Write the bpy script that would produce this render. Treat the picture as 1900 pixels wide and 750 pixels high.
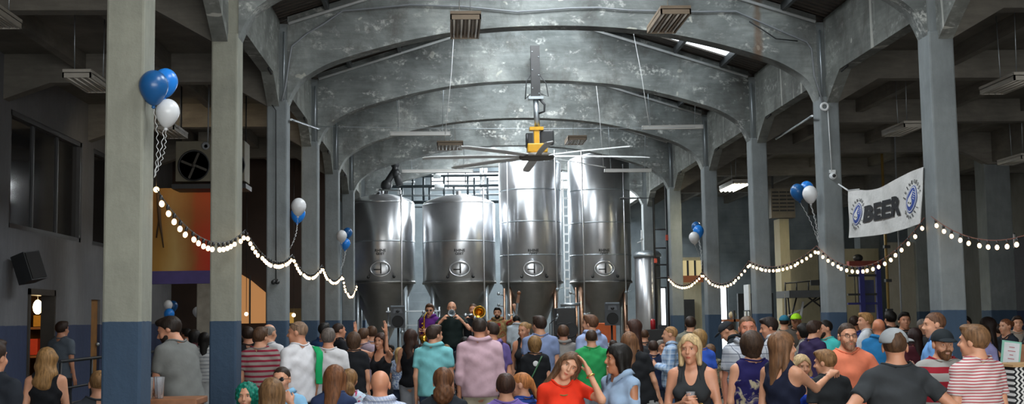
import bpy, bmesh, math, random
import numpy as np
from mathutils import Vector, Matrix, Euler
PI = math.pi
R = math.radians
for _o in list(bpy.data.objects): bpy.data.objects.remove(_o)
SC = bpy.context.scene
COL = SC.collection

# ---------------------------------------------------------------- camera
FPX, YAW, PIT, ROL, CZ = 2309.27, .0517, .0936, -.0153, 1.87
_cy, _sy, _cp, _sp, _cr, _sr = math.cos(YAW), math.sin(YAW), math.cos(PIT), math.sin(PIT), math.cos(ROL), math.sin(ROL)
_r0 = Vector((_cy, -_sy, 0)); _f0 = Vector((_sy, _cy, 0)); _z = Vector((0, 0, 1))
CF = _f0*_cp + _z*_sp; _u0 = -_f0*_sp + _z*_cp
CR = _r0*_cr + _u0*_sr; CU = _u0*_cr - _r0*_sr
CO = Vector((0, 0, CZ))
cam = bpy.data.cameras.new('camera'); cam.sensor_width = 36; cam.sensor_fit = 'HORIZONTAL'
cam.lens = 36*FPX/1900; cam.clip_end = 200
camo = bpy.data.objects.new('camera', cam); COL.objects.link(camo)
camo.matrix_world = Matrix(((CR.x, CU.x, -CF.x, 0), (CR.y, CU.y, -CF.y, 0), (CR.z, CU.z, -CF.z, CZ), (0, 0, 0, 1)))
SC.camera = camo
def ray(px, py): return CF + CR*((px-950)/FPX) - CU*((py-375)/FPX)
def PY(px, py, Y): d = ray(px, py); return CO + d*(Y/d.y)      # where the sight line meets the plane y = Y
def PX(px, py, X): d = ray(px, py); return CO + d*(X/d.x)
def PZ(px, py, Z): d = ray(px, py); return CO + d*((Z-CZ)/d.z)
def PD(px, py, ppm):                                            # point at the depth where a metre spans ppm pixels
    return CO + ray(px, py)*(FPX/ppm)

# ---------------------------------------------------------------- view, world, lights
SC.view_settings.view_transform = 'Standard'
SC.view_settings.look = 'None'
SC.view_settings.gamma = 1
SC.view_settings.use_curve_mapping = False
SC.view_settings.exposure = EXPO = 0.85
w = bpy.data.worlds.new('sky'); SC.world = w; w.use_nodes = True
w.node_tree.nodes['Background'].inputs[0].default_value = (.90, .95, 1.0, 1)
w.node_tree.nodes['Background'].inputs[1].default_value = 1.2
def area(name, loc, rot, sx, sy, power, col=(1, 1, 1)):
    l = bpy.data.lights.new(name, 'AREA'); l.shape = 'RECTANGLE'; l.size = sx; l.size_y = sy; l.energy = power; l.color = col
    o = bpy.data.objects.new(name, l); COL.objects.link(o); o.location = loc; o.rotation_euler = rot
    return o
BAY = 4.5; Y1 = 10.16
def YK(k): return Y1 + BAY*(k-1)
XL, XR, CW, CDP = -2.467, 5.881, .312, .377       # nave faces of the two column rows, column width and depth
XC = (XL+XR)/2
# added overhead light, one per bay, under invented ridge panels hidden by the arches
for k in range(0, 8):
    area('ridge_daylight', (XC, YK(k)+BAY/2+.1, 7.72), (0, 0, 0), 2.0, 2.1, (145 if k < 6 else 240) if k < 7 else 560, (.95, .98, 1.0))
# daylight through the big loading doors behind the camera
area('door_daylight', (1.7, -5.6, 3.0), (R(90), 0, 0), 9.5, 4.6, 620, (1.0, .98, .93))
# daylight through the side door openings of the aisles behind the camera
area('side_daylight', (9.8, -5.6, 2.6), (R(90), 0, 0), 5.0, 3.2, 170, (1.0, .97, .90))
# high glazing at the tank end
area('end_daylight', (2.0, 42.3, 6.4), (R(-75), 0, 0), 7.5, 1.4, 420, (.93, .98, 1.0))
# ---------------------------------------------------------------- materials
MATS = {}
def nmat(name):
    m = bpy.data.materials.new(name); m.use_nodes = True
    nt = m.node_tree; b = nt.nodes['Principled BSDF']; MATS[name] = m
    return m, nt, b
def s2l(c):
    if isinstance(c, str): c = tuple(int(c[i:i+2], 16)/255 for i in (0, 2, 4))
    return tuple(x/12.92 if x <= .04045 else ((x+.055)/1.055)**2.4 for x in c) + (1,)
def texco(nt, scale=(1, 1, 1), kind='Object'):
    tc = nt.nodes.new('ShaderNodeTexCoord'); mp = nt.nodes.new('ShaderNodeMapping')
    mp.inputs['Scale'].default_value = scale; nt.links.new(tc.outputs[kind], mp.inputs[0]); return mp.outputs[0]
def noise(nt, vec, scale=5, detail=4, rough=.55, dist=0):
    n = nt.nodes.new('ShaderNodeTexNoise'); n.inputs['Scale'].default_value = scale; n.inputs['Detail'].default_value = detail
    n.inputs['Roughness'].default_value = rough; n.inputs['Distortion'].default_value = dist
    nt.links.new(vec, n.inputs['Vector']); return n.outputs['Fac']
def ramp(nt, fac, stops, interp='LINEAR'):
    r = nt.nodes.new('ShaderNodeValToRGB'); r.color_ramp.interpolation = interp
    while len(r.color_ramp.elements) < len(stops): r.color_ramp.elements.new(.5)
    for e, (p, c) in zip(r.color_ramp.elements, stops):
        e.position = p; e.color = c if len(c) == 4 else tuple(c)+(1,)
    nt.links.new(fac, r.inputs[0]); return r.outputs[0]
def mixc(nt, fac, a, b, mode='MIX'):
    m = nt.nodes.new('ShaderNodeMix'); m.data_type = 'RGBA'; m.blend_type = mode
    for i, v in ((0, fac), (6, a), (7, b)):
        if isinstance(v, (int, float)): m.inputs[i].default_value = v
        elif isinstance(v, tuple): m.inputs[i].default_value = v if len(v) == 4 else v+(1,)
        else: nt.links.new(v, m.inputs[i])
    return m.outputs[2]
def mathn(nt, op, a, b=None, c=None):
    m = nt.nodes.new('ShaderNodeMath'); m.operation = op
    for i, v in enumerate((a, b, c)):
        if v is None: continue
        if isinstance(v, (int, float)): m.inputs[i].default_value = v
        else: nt.links.new(v, m.inputs[i])
    return m.outputs[0]
def bump(nt, b, h, strength=.3, dist=.02):
    n = nt.nodes.new('ShaderNodeBump'); n.inputs['Strength'].default_value = strength; n.inputs['Distance'].default_value = dist
    nt.links.new(h, n.inputs['Height']); nt.links.new(n.outputs[0], b.inputs['Normal'])
def sepxyz(nt, v):
    s = nt.nodes.new('ShaderNodeSeparateXYZ'); nt.links.new(v, s.inputs[0]); return s.outputs
def flat(name, col, rough=.6, metal=0, var=.12, sc=6, bmp=.1, spec=.5):
    if name in MATS: return MATS[name]
    m, nt, b = nmat(name); c = s2l(col)
    v = texco(nt); n = noise(nt, v, sc, 3)
    d = tuple(x*(1-var) for x in c[:3]); l = tuple(min(1, x*(1+var)) for x in c[:3])
    nt.links.new(ramp(nt, n, [(.3, d), (.7, l)]), b.inputs['Base Color'])
    b.inputs['Roughness'].default_value = rough; b.inputs['Metallic'].default_value = metal
    b.inputs['Specular IOR Level'].default_value = spec
    if bmp: bump(nt, b, noise(nt, v, sc*6, 2), bmp, .004)
    return m
def emis(name, col, strength, base=None):
    if name in MATS: return MATS[name]
    m, nt, b = nmat(name); b.inputs['Base Color'].default_value = s2l(base or col)
    b.inputs['Emission Color'].default_value = s2l(col); b.inputs['Emission Strength'].default_value = strength
    return m

def concrete(name, c1, c2, c3, sc=1.1, white=.0, zpaint=None, blue='2e4257', boards=True, rust=False, str_=.35, streak=False):
    m, nt, b = nmat(name); v = texco(nt)
    big = noise(nt, v, sc, 5, .6, .4)
    col = ramp(nt, big, [(.28, s2l(c1)), (.52, s2l(c2)), (.75, s2l(c3))])
    vs = texco(nt, (.8, .8, 5.0) if boards else (4.0, 4.0, .7)); fine = noise(nt, vs, 3.2, 5, .62)
    col = mixc(nt, .30 if boards else .14, col, ramp(nt, fine, [(.3, (.22, .22, .22)), (.7, (.82, .82, .82))]), 'OVERLAY')
    if white:
        vw = texco(nt, (.75, .75, 1.6)); wn = noise(nt, vw, 2.3, 9, .68, .5)
        f = ramp(nt, wn, [(.53, (0, 0, 0)), (.62, (1, 1, 1))])
        spl = noise(nt, v, 13, 3, .6); f2 = ramp(nt, spl, [(.45, (0, 0, 0)), (.62, (1, 1, 1))])
        f = mixc(nt, 1.0, f, f2, 'MULTIPLY')
        col = mixc(nt, mathn(nt, 'MULTIPLY', f, white), col, s2l('b9bcb8'))
        dots = noise(nt, v, 5.5, 1, .4); fd = ramp(nt, dots, [(.745, (0, 0, 0)), (.765, (1, 1, 1))])
        col = mixc(nt, mathn(nt, 'MULTIPLY', fd, .7), col, s2l('b4b5ac'))
        dk = noise(nt, texco(nt, (1.3, 1.3, .8)), 1.7, 6, .7, .3)
        col = mixc(nt, mathn(nt, 'MULTIPLY', ramp(nt, dk, [(.50, (0, 0, 0)), (.68, (1, 1, 1))]), .6), col, s2l('4a4743'))
    if streak:
        sn = noise(nt, texco(nt, (1, 3.2, .16)), 1.5, 3, .5, .3)
        f = mathn(nt, 'MULTIPLY', ramp(nt, sn, [(.655, (0, 0, 0)), (.675, (1, 1, 1))]), .7)
        col = mixc(nt, f, col, s2l('c3c4bd'))
    if rust:
        x, y, z = sepxyz(nt, v); wob = mathn(nt, 'MULTIPLY', mathn(nt, 'SUBTRACT', noise(nt, v, 3, 3), .5), .25)
        band = mathn(nt, 'ABSOLUTE', mathn(nt, 'SUBTRACT', mathn(nt, 'ADD', x, wob), rust))
        f = ramp(nt, band, [(.02, (1, 1, 1)), (.085, (0, 0, 0))])
        col = mixc(nt, mathn(nt, 'MULTIPLY', f, .6), col, s2l('6b4a2a'))
    rough = .8
    if zpaint:
        z = sepxyz(nt, texco(nt))[2]
        f = mathn(nt, 'LESS_THAN', z, mathn(nt, 'ADD', zpaint, mathn(nt, 'MULTIPLY', noise(nt, v, 8, 2), .02)))
        bl = ramp(nt, noise(nt, vs, 2.0, 5, .6), [(.3, s2l(blue)), (.75, tuple(x*1.3 for x in s2l(blue)[:3]))])
        col = mixc(nt, f, col, bl)
    nt.links.new(col, b.inputs['Base Color']); b.inputs['Roughness'].default_value = rough
    hb = noise(nt, v, 9, 8, .7)
    if boards:
        z = sepxyz(nt, texco(nt))[2]
        bd = mathn(nt, 'SINE', mathn(nt, 'MULTIPLY', z, 42.0))
        hb = mathn(nt, 'ADD', hb, mathn(nt, 'MULTIPLY', bd, .10))
    bump(nt, b, hb, str_, .03)
    return m
M_COL = concrete('painted concrete column', '7c7e74', '8a8b7f', '98998b', 1.4, 0, 1.885, boards=False)
M_COLB = concrete('cooler grey column paint', '666c6f', '757c7e', '83898a', 1.4, 0, 1.885, boards=False)
M_ARCH = concrete('weathered arch concrete', '464a49', '787e7d', 'a3a8a5', .75, 1.0)
M_ARCHR = concrete('rust streaked arch concrete', '464a49', '787e7d', 'a3a8a5', .75, .8, rust=4.95)
M_BEAM = concrete('beam concrete', '565956', '747874', '8d918c', 1.2, .6, streak=True)
M_AISLE = concrete('dim aisle ceiling paint', '55534d', '66635c', '77736b', 1.0, 0)
M_WALL = concrete('grey painted wall', '5d5f63', '696b6f', '75777a', .7, 0, 1.87, '2c3752', boards=False)
M_WALLR = concrete('khaki painted wall', '7c796f', '8a877c', '98948a', .7, 0, None, boards=False)
M_FLOOR = concrete('polished concrete floor', '55524c', '66625b', '77736b', .8, 0, None, boards=False)
M_DECK, nt, b = nmat('brown metal roof deck')
v = texco(nt); x, y, z = sepxyz(nt, v)
rib = mathn(nt, 'SINE', mathn(nt, 'MULTIPLY', y, 40.0))
nt.links.new(ramp(nt, noise(nt, v, 2, 4), [(.3, s2l('3b3530')), (.7, s2l('574d45'))]), b.inputs['Base Color'])
b.inputs['Roughness'].default_value = .6; bump(nt, b, rib, .8, .02)
M_STEEL, nt, b = nmat('brushed stainless steel')
v = texco(nt, (1, 1, .05)); vv = texco(nt)
nt.links.new(ramp(nt, noise(nt, vv, 1.2, 4), [(.3, s2l('bfc3c8')), (.7, s2l('e2e4e7'))]), b.inputs['Base Color'])
b.inputs['Metallic'].default_value = .9; b.inputs['Roughness'].default_value = .34; b.inputs['Anisotropic'].default_value = .85
tg = nt.nodes.new('ShaderNodeTangent'); tg.direction_type = 'RADIAL'; tg.axis = 'Z'; b.inputs['Anisotropic Rotation'].default_value = .25; nt.links.new(tg.outputs[0], b.inputs['Tangent'])
bump(nt, b, noise(nt, v, 4, 2), .10, .02)
M_STEELD = flat('dull steel cone', '8a8a88', .45, 1, .15, 2, .05)
M_GALV = flat('galvanised pipe', 'a9b2b8', .4, .8, .1, 5, .05)
M_PIPE = flat('white painted pipe', 'd3d7d9', .5, .0, .08)
M_BLACK = flat('black painted metal', '202224', .5, .0, .2)
M_DKPIPE = flat('dark blue green pipework', '333d42', .45, .3, .2)
M_YEL = flat('yellow enamel', 'c9971c', .45, 0, .1)
M_WOOD = flat('brown varnished wood', '8a5a3a', .5, 0, .25, 9)
M_WOODL = flat('pale timber', 'a8865c', .6, 0, .2, 9)
M_CABLE = flat('grey cable', '7f8489', .6, 0, .1)
M_BCABLE = flat('black cable', '26282b', .6, 0, .1)
M_DARK = flat('charcoal painted panel', '2c2e30', .6, 0, .15)
M_SKY = emis('bright rooflight glass', 'e6f1f7', 1.6)
M_WIN = emis('daylit window glass', 'f1fbff', 1.5)

# ---------------------------------------------------------------- mesh builder
class MB:
    def __init__(s): s.v = []; s.f = []; s.sm = []; s.mi = []; s.cur = 0
    def add(s, vs, fs, smooth=False):
        n = len(s.v); s.v += [tuple(p) for p in vs]
        for f in fs: s.f.append([i+n for i in f]); s.sm.append(smooth); s.mi.append(s.cur)
        return s
    def box(s, x0, x1, y0, y1, z0, z1, M=None, bev=0):
        if bev:
            vs, fs = bevbox(x1-x0, y1-y0, z1-z0, bev)
            vs = [(a+(x0+x1)/2, b_+(y0+y1)/2, c+(z0+z1)/2) for a, b_, c in vs]
        else:
            vs = [(x0,y0,z0),(x1,y0,z0),(x1,y1,z0),(x0,y1,z0),(x0,y0,z1),(x1,y0,z1),(x1,y1,z1),(x0,y1,z1)]
            fs = [(0,3,2,1),(4,5,6,7),(0,1,5,4),(1,2,6,5),(2,3,7,6),(3,0,4,7)]
        if M is not None: vs = [M @ Vector(p) for p in vs]
        return s.add(vs, fs)
    def tube(s, pts, r, n=8, cap=True, radii=None):
        pts = [Vector(p) for p in pts]; rings = []; up = None
        for i, p in enumerate(pts):
            t = (pts[min(i+1, len(pts)-1)] - pts[max(i-1, 0)]).normalized()
            if up is None: up = Vector((0, 0, 1)) if abs(t.z) < .9 else Vector((1, 0, 0))
            a = t.cross(up); a = a.normalized() if a.length > 1e-4 else t.orthogonal().normalized()
            b_ = a.cross(t).normalized(); up = b_
            rr = radii[i] if radii else r
            rings.append([p + (a*math.cos(q) + b_*math.sin(q))*rr for q in [2*PI*j/n for j in range(n)]])
        vs = [q for rg in rings for q in rg]; fs = []
        for i in range(len(pts)-1):
            for j in range(n): fs.append((i*n+j, i*n+(j+1) % n, (i+1)*n+(j+1) % n, (i+1)*n+j))
        s.add(vs, fs, True)
        if cap: s.add(rings[0], [list(range(n))]); s.add(rings[-1], [list(range(n))[::-1]])
        return s
    def lathe(s, prof, c=(0, 0, 0), n=24, smooth=True, axis='z', M=None):
        vs = []; fs = []
        for r, h in prof:
            for j in range(n):
                q = 2*PI*j/n; p = (r*math.cos(q), r*math.sin(q), h)
                if axis == 'y': p = (p[0], h, p[1])
                if axis == 'x': p = (h, p[0], p[1])
                p = Vector(p)
                if M is not None: p = M @ p
                vs.append(p + Vector(c))
        for i in range(len(prof)-1):
            for j in range(n): fs.append((i*n+j, i*n+(j+1) % n, (i+1)*n+(j+1) % n, (i+1)*n+j))
        s.add(vs, fs, smooth)
        if prof[0][0] > 1e-4: s.add(vs[:n], [list(range(n))[::-1]])
        if prof[-1][0] > 1e-4: s.add(vs[-n:], [list(range(n))])
        return s
    def prism(s, poly, t0, t1, plane='xz', M=None):
        def mk(a, b_, t): return {'xz': (a, t, b_), 'xy': (a, b_, t), 'yz': (t, a, b_)}[plane]
        n = len(poly); vs = [mk(a, b_, t0) for a, b_ in poly] + [mk(a, b_, t1) for a, b_ in poly]
        if M is not None: vs = [M @ Vector(p) for p in vs]
        fs = [list(range(n)), list(range(n, 2*n))[::-1]] + [(i, (i+1) % n, n+(i+1) % n, n+i) for i in range(n)]
        return s.add(vs, fs)
    def ball(s, c, r, n=12, m=8, M=None):
        if not hasattr(r, '__len__'): r = (r, r, r)
        vs = []; fs = []
        for i in range(m+1):
            th = PI*i/m
            for j in range(n):
                ph = 2*PI*j/n; p = Vector((r[0]*math.sin(th)*math.cos(ph), r[1]*math.sin(th)*math.sin(ph), r[2]*math.cos(th)))
                if M is not None: p = M @ p
                vs.append(p + Vector(c))
        for i in range(m):
            for j in range(n): fs.append((i*n+j, (i+1)*n+j, (i+1)*n+(j+1) % n, i*n+(j+1) % n))
        return s.add(vs, fs, True)
    def build(s, name, mat, parent=None, loc=None, label=None):
        me = bpy.data.meshes.new(name)
        o0 = Vector(loc) if loc is not None else Vector((0, 0, 0))
        me.from_pydata([tuple(Vector(p)-o0) for p in s.v], [], s.f)
        me.polygons.foreach_set('use_smooth', s.sm); me.polygons.foreach_set('material_index', s.mi)
        bm = bmesh.new(); bm.from_mesh(me); bmesh.ops.remove_doubles(bm, verts=bm.verts, dist=1e-5)
        bmesh.ops.recalc_face_normals(bm, faces=bm.faces); bm.to_mesh(me); bm.free()
        for m_ in (mat if isinstance(mat, (list, tuple)) else [mat]): me.materials.append(m_)
        o = bpy.data.objects.new(name, me); COL.objects.link(o)
        if loc is not None: o.location = loc
        if parent is not None:
            if loc is not None: pass
            o.parent = parent
        if label: o['label'] = label
        return o
def bevbox(w_, d_, h_, r):
    bm = bmesh.new(); bmesh.ops.create_cube(bm, size=1)
    for v_ in bm.verts: v_.co = Vector((v_.co.x*w_, v_.co.y*d_, v_.co.z*h_))
    bmesh.ops.bevel(bm, geom=bm.edges[:], offset=r, segments=2, affect='EDGES', profile=.5)
    bm.verts.index_update(); vs = [tuple(v_.co) for v_ in bm.verts]; fs = [[v_.index for v_ in f.verts] for f in bm.faces]; bm.free()
    return vs, fs
def tag(o, label, cat, group=None, kind=None):
    o['label'] = label; o['category'] = cat
    if group: o['group'] = group
    if kind: o['kind'] = kind
    return o
def struct(o): o['kind'] = 'structure'; return o
def empty(name, loc, label, cat, group=None, rz=0):
    o = bpy.data.objects.new(name, None); COL.objects.link(o); o.location = loc; o.rotation_euler = (0, 0, rz); o.empty_display_size = .1
    return tag(o, label, cat, group)
def copy_tree(o, parent=None):
    c = o.copy(); COL.objects.link(c); c.parent = parent
    for ch in list(o.children): copy_tree(ch, c)
    return c

# ---------------------------------------------------------------- the shell
HALL_L, HALL_R, Y0, YE = -6.8, 17.2, -7.0, 43.4
AC = 6.05                                         # aisle ceiling height
MB().box(HALL_L-.5, HALL_R+.5, Y0-1, YE+.5, -.3, 0).build('floor', M_FLOOR)['kind'] = 'structure'
for nm, a, b_ in (('ceiling', HALL_L-.5, XL-CW+.02), ('ceiling', XR+CW-.02, HALL_R+.5)):
    struct(MB().box(a, b_, Y0, YE, AC, AC+.25).build(nm, M_AISLE))
# clerestory upstand closing the nave above the aisle ceilings
for nm, a, b_ in (('wall_clerestory_left', XL-CW, XL-CW+.02), ('wall_clerestory_right', XR+CW-.02, XR+CW)):
    struct(MB().box(a, b_, Y0, YE, AC, 6.62).build(nm, M_BEAM))
# nave roof: two slopes with purlins, rooflight strips left open in the deck
ZE, SL = 6.60, .315
def roofz(X): return ZE + SL*(X-(XL-.1)) if X < XC else ZE + SL*((XR+.1)-X)
def slab(mb, xa, xb, ya, yb, t=.06, lift=0):
    za, zb = roofz(xa)+lift, roofz(xb)+lift
    vs = [(xa,ya,za),(xb,ya,zb),(xb,yb,zb),(xa,yb,za),(xa,ya,za+t),(xb,ya,zb+t),(xb,yb,zb+t),(xa,yb,za+t)]
    mb.add(vs, [(0,3,2,1),(4,5,6,7),(0,1,5,4),(1,2,6,5),(2,3,7,6),(3,0,4,7)])
deck = MB(); XA, XB = XL-.4, XR+.4
RL0, RL1 = .5, 1.0                                # half widths of the added ridge panels
slab(deck, XA, XC-1.0, Y0, YE); 
sk = MB()
SKX = (3.9, 5.4)
slab(deck, SKX[1], XB, Y0, YE); slab(deck, XC+1.0, SKX[0], Y0, YE)
for k in range(-2, 8):
    ya = YK(k); s0, s1 = ya+3.15, ya+4.08
    slab(deck, SKX[0], SKX[1], s1, ya+BAY+3.15)
    slab(sk, SKX[0], SKX[1], s0, s1, .02, .03)
slab(deck, SKX[0], SKX[1], Y0, YK(-2)+3.15); slab(deck, SKX[0], SKX[1], YE-.5, YE)
struct(deck.build('ceiling_nave_deck', M_DECK))
struct(sk.build('window_rooflight', M_SKY))
rg = MB(); slab(rg, XC-1.0, XC, Y0, YE, .03, .02); slab(rg, XC, XC+1.0, Y0, YE, .03, .02)
struct(rg.build('window_ridge', M_SKY))  # unseen glowing panels added along the ridge to light the nave
pur = MB()
for X in (-1.85, -.9, .1, 3.1, 4.45, 5.35, 1.71-.95, 1.71+.95):
    z_ = roofz(X); pur.box(X-.03, X+.03, Y0, YE, z_-.12, z_+.01)
struct(pur.build('trim_roof_purlins', flat('grey purlin steel', '4b4e50', .5, .3)))
# outer walls
struct(MB().box(HALL_R, HALL_R+.2, Y0, YE, 0, AC+.1).build('wall_right', M_WALLR))
def wall_holes(mb, plane, t0, t1, a0, a1, z0, z1, holes):
    """a wall from rectangles around openings; holes (a0, a1, z0, z1) sorted along a"""
    def bx(p, q, r, s_):
        if q-p < 1e-4 or s_-r < 1e-4: return
        if plane == 'x': mb.box(t0, t1, p, q, r, s_)
        else: mb.box(p, q, t0, t1, r, s_)
    cur = a0
    for (p, q, r, s_) in sorted(holes):
        bx(cur, p, z0, z1); bx(p, q, z0, r); bx(p, q, s_, z1); cur = q
    bx(cur, a1, z0, z1)
LW = MB()
wall_holes(LW, 'x', HALL_L-.2, HALL_L, Y0, YE, 3, AC+.1, [(19.6, 23.45, 3.4, 5.26), (24.15, 27.9, 3.4, 5.26)])
wall_holes(LW, 'x', HALL_L-.2, HALL_L, Y0, YE, 0, 3, [(24.15, 24.75, .5, 2.36), (20.6, 21.85, .5, 2.4)])
struct(LW.build('wall_left', M_WALL))
BW = MB()
wall_holes(BW, 'y', YE-.2, YE, HALL_L, HALL_R, 0, 8.2, [(-.6, 1.85, 6.35, 7.02), (3.2, 4.9, 6.35, 7.02), (7.15, 7.6, .2, 2.9), (8.95, 9.75, .3, 2.9), (16.2, 16.9, 3.3, 3.9)])
M_SID, nt, b = nmat('blue grey horizontal siding')
v = texco(nt); z = sepxyz(nt, v)[2]
saw = mathn(nt, 'FRACT', mathn(nt, 'MULTIPLY', z, 3.2))
nt.links.new(ramp(nt, noise(nt, v, 1.5, 4), [(.3, s2l('68737a')), (.7, s2l('8b979d'))]), b.inputs['Base Color'])
bump(nt, b, saw, .8, .06); b.inputs['Roughness'].default_value = .6
struct(BW.build('wall_back', M_SID))
struct(MB().box(HALL_L, HALL_R, Y0-.2, Y0, 4.9, 8.2).box(HALL_L, -3.3, Y0-.2, Y0, 0, 4.9).box(6.8, 7.3, Y0-.2, Y0, 0, 4.9).box(12.4, HALL_R, Y0-.2, Y0, 0, 4.9).build('wall_front', M_WALL))

# ---------------------------------------------------------------- columns, arches, beams
ORD = {0: 'just beside the camera', 1: 'nearest', 2: 'second', 3: 'third', 4: 'fourth', 5: 'fifth', 6: 'sixth', 7: 'last'}
def column(X0, X1, k, side):
    y = YK(k); mb = MB(); ztop = 6.5
    mb.box(X0, X1, y, y+CDP, 0, 5.3, bev=.022)
    xc_ = (X0+X1)/2
    in0, in1 = (X1-.10, X1) if side == 'left' else (X0, X0+.10)
    mb.box(in0 if side == 'right' else X0+.04, in1 if side == 'left' else X1-.04, y+.04, y+CDP-.04, 5.25, ztop)
    c = mb.build('concrete_column', M_COL if (side == 'left' and k in (1, 2)) else M_COLB, loc=(xc_, y+CDP/2, 0))
    tag(c, '%s concrete column from the front in the %s row, blue painted foot' % (ORD[k], side), 'column', 'columns of the %s row' % side)
    return c
COLS = {}
for k in range(0, 8):
    COLS['L', k] = column(XL-CW, XL, k, 'left'); COLS['R', k] = column(XR, XR+CW, k, 'right')
for k in (3, 5, 6, 7):
    y = YK(k)+.2; X0 = 12.55
    mb = MB().box(X0, X0+.62, y, y+.55, 0, AC+.02, bev=.02)
    tag(mb.build('aisle_column', M_COLB, loc=(X0+.3, y+.3, 0)), '%s thick grey pillar out in the dark right aisle' % ORD[k], 'column', 'pillars out in the right aisle')
tag(MB().box(-5.45, -4.98, 27.3, 27.8, 0, AC+.02, bev=.02).build('aisle_column', flat('bare concrete post', '8e8a80', .8, 0, .15), loc=(-5.2, 27.5, 0)),
    'pale bare concrete pillar under the orange mural in the left aisle', 'column')
# arch: intrados traced as width/height in metres, extrados the two roof slopes
IN = [(-2.467, 5.25), (-2.36, 5.48), (-2.2, 5.655), (-1.85, 5.86), (-1.45, 6.0), (-1.0, 6.13), (-.5, 6.25), (.1, 6.36), (.7, 6.42), (1.2, 6.45), (XC, 6.46)]
def _cr(P, n=5):
    out = []
    for i in range(len(P)-1):
        p0, p1, p2, p3 = P[max(0, i-1)], P[i], P[i+1], P[min(len(P)-1, i+2)]
        for j in range(n):
            t = j/n; out.append(tuple(.5*((2*b)+(c-a)*t+(2*a-5*b+4*c-d)*t*t+(3*b-a-3*c+d)*t**3) for a, b, c, d in zip(p0, p1, p2, p3)))
    return out+[P[-1]]
IN = _cr(IN)
INR = [(2*XC-x_, z_) for x_, z_ in IN[:-1]][::-1]
PROF = IN + INR
def arch(k):
    y = YK(k)+.03; t = CDP-.06; mb = MB()
    top = [(x_, roofz(x_)-.02) for x_, _ in PROF]
    n = len(PROF)
    vs = [(x_, yy, z_) for yy in (y, y+t) for x_, z_ in PROF] + [(x_, yy, z_) for yy in (y, y+t) for x_, z_ in top]
    fs = []
    for i in range(n-1):
        fs += [(i, i+1, 2*n+i+1, 2*n+i), (n+i, n+i+1, 3*n+i+1, 3*n+i)[::-1], (i, n+i, n+i+1, i+1), (2*n+i, 2*n+i+1, 3*n+i+1, 3*n+i)]
    fs += [(0, 2*n, 3*n, n), (n-1, 2*n-1, 4*n-1, 3*n-1)]
    mb.add(vs, fs)
    a = mb.build('concrete_arch', M_ARCHR if k == 3 else M_ARCH)
    tag(a, '%s weathered concrete roof arch counted from the front' % ORD[k], 'arch', 'roof arches over the hall')
for k in range(0, 8): arch(k)
# beams running along each row between columns, with sloping haunches
for side in ('left', 'right'):
    xa, xb = (XL-.30, XL-.12) if side == 'left' else (XR+.12, XR+.30)
    for k in range(0, 8):
        ya, yb = YK(k)+CDP-.04, YK(k+1)+.04
        if k == 7: yb = YE-.2
        prof = [(ya, 5.25), (ya+.42, 5.62), (yb-.75, 5.62), (yb-.0, 5.22), (yb, 6.55), (ya, 6.55)]
        prof = [(ya, 5.22), (ya+.55, 5.6), (yb-.72, 5.6), (yb-.40, 5.42), (yb, 5.17), (yb, 6.55), (ya, 6.55)]
        bmo = MB().prism(prof, xa, xb, 'yz').build('concrete_beam', M_BEAM)
        tag(bmo, 'haunched concrete beam of the %s row behind its %s column' % (side, ORD[k]), 'beam', 'beams along the %s row' % side)
# cross beams of the aisles with their diagonal knees
for k in range(1, 8):
    y = YK(k)+.08
    for side, xa, xb in (('left', HALL_L, XL-CW+.02), ('right', XR+CW-.02, HALL_R)):
        if side == 'left': pr_ = [(xa, AC), (xa, 5.35), (xa+.7, 5.6), (xb-.7, 5.6), (xb, 5.2), (xb, AC)]
        else: pr_ = [(xa, AC), (xa, 5.2), (xa+.7, 5.6), (12.0, 5.6), (12.6, 5.3), (13.15, 5.3), (13.8, 5.6), (xb, 5.6), (xb, AC)]
        tag(MB().prism(pr_, y, y+.24).build('aisle_beam', M_AISLE), 'dark cross beam over the %s aisle at its %s column' % (side, ORD[k]), 'beam', 'cross beams over the %s aisle' % side)
tag(MB().box(12.7, 13.0, Y0, YE-.2, 5.35, AC).build('spine_beam', M_AISLE), 'long dark beam along the middle of the right aisle ceiling', 'beam')
for X, w_ in ((-4.4, 'inner joist of the left aisle, running the length of the ceiling'), (-5.7, 'outer joist of the left aisle near the window wall'), (8.0, 'joist of the right aisle nearest the columns'), (9.7, 'second joist of the right aisle counted from the columns'), (11.3, 'joist of the right aisle just before the spine beam'), (14.6, 'joist of the right aisle beyond the spine beam')):
    tag(MB().box(X, X+.14, Y0, YE-.2, 5.8, AC).build('ceiling_joist', M_AISLE), 'slim dark '+w_, 'joist', 'joists under the aisle ceilings')
# ---------------------------------------------------------------- openings of the walls
M_GLASSD, nt, b = nmat('dark reflective glass')
b.inputs['Base Color'].default_value = (.02, .022, .025, 1); b.inputs['Roughness'].default_value = .08; b.inputs['Specular IOR Level'].default_value = .8
M_FRAME = flat('dark grey window frame', '3a3c3f', .5)
M_LAMPW = emis('warm lamp glow', 'ffcf8a', 6)
n_ = 1
for ya, yb in ((19.6, 23.45), (24.15, 27.9)):
    f = MB()
    for a, b_ in ((ya, ya+.1), (yb-.1, yb)): f.box(HALL_L-.16, HALL_L-.02, a, b_, 3.4, 5.26)
    f.box(HALL_L-.16, HALL_L-.02, ya, yb, 3.4, 3.48).box(HALL_L-.16, HALL_L-.02, ya, yb, 5.18, 5.26)
    for q in (1, 2): f.box(HALL_L-.14, HALL_L-.06, ya+(yb-ya)*q/3-.03, ya+(yb-ya)*q/3+.03, 3.4, 5.26)
    wf = struct(f.build('window_%d' % n_, M_FRAME)); n_ += 1
    MB().box(HALL_L-.11, HALL_L-.09, ya+.08, yb-.08, 3.45, 5.2).build('pane', M_GLASSD, wf)
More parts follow.
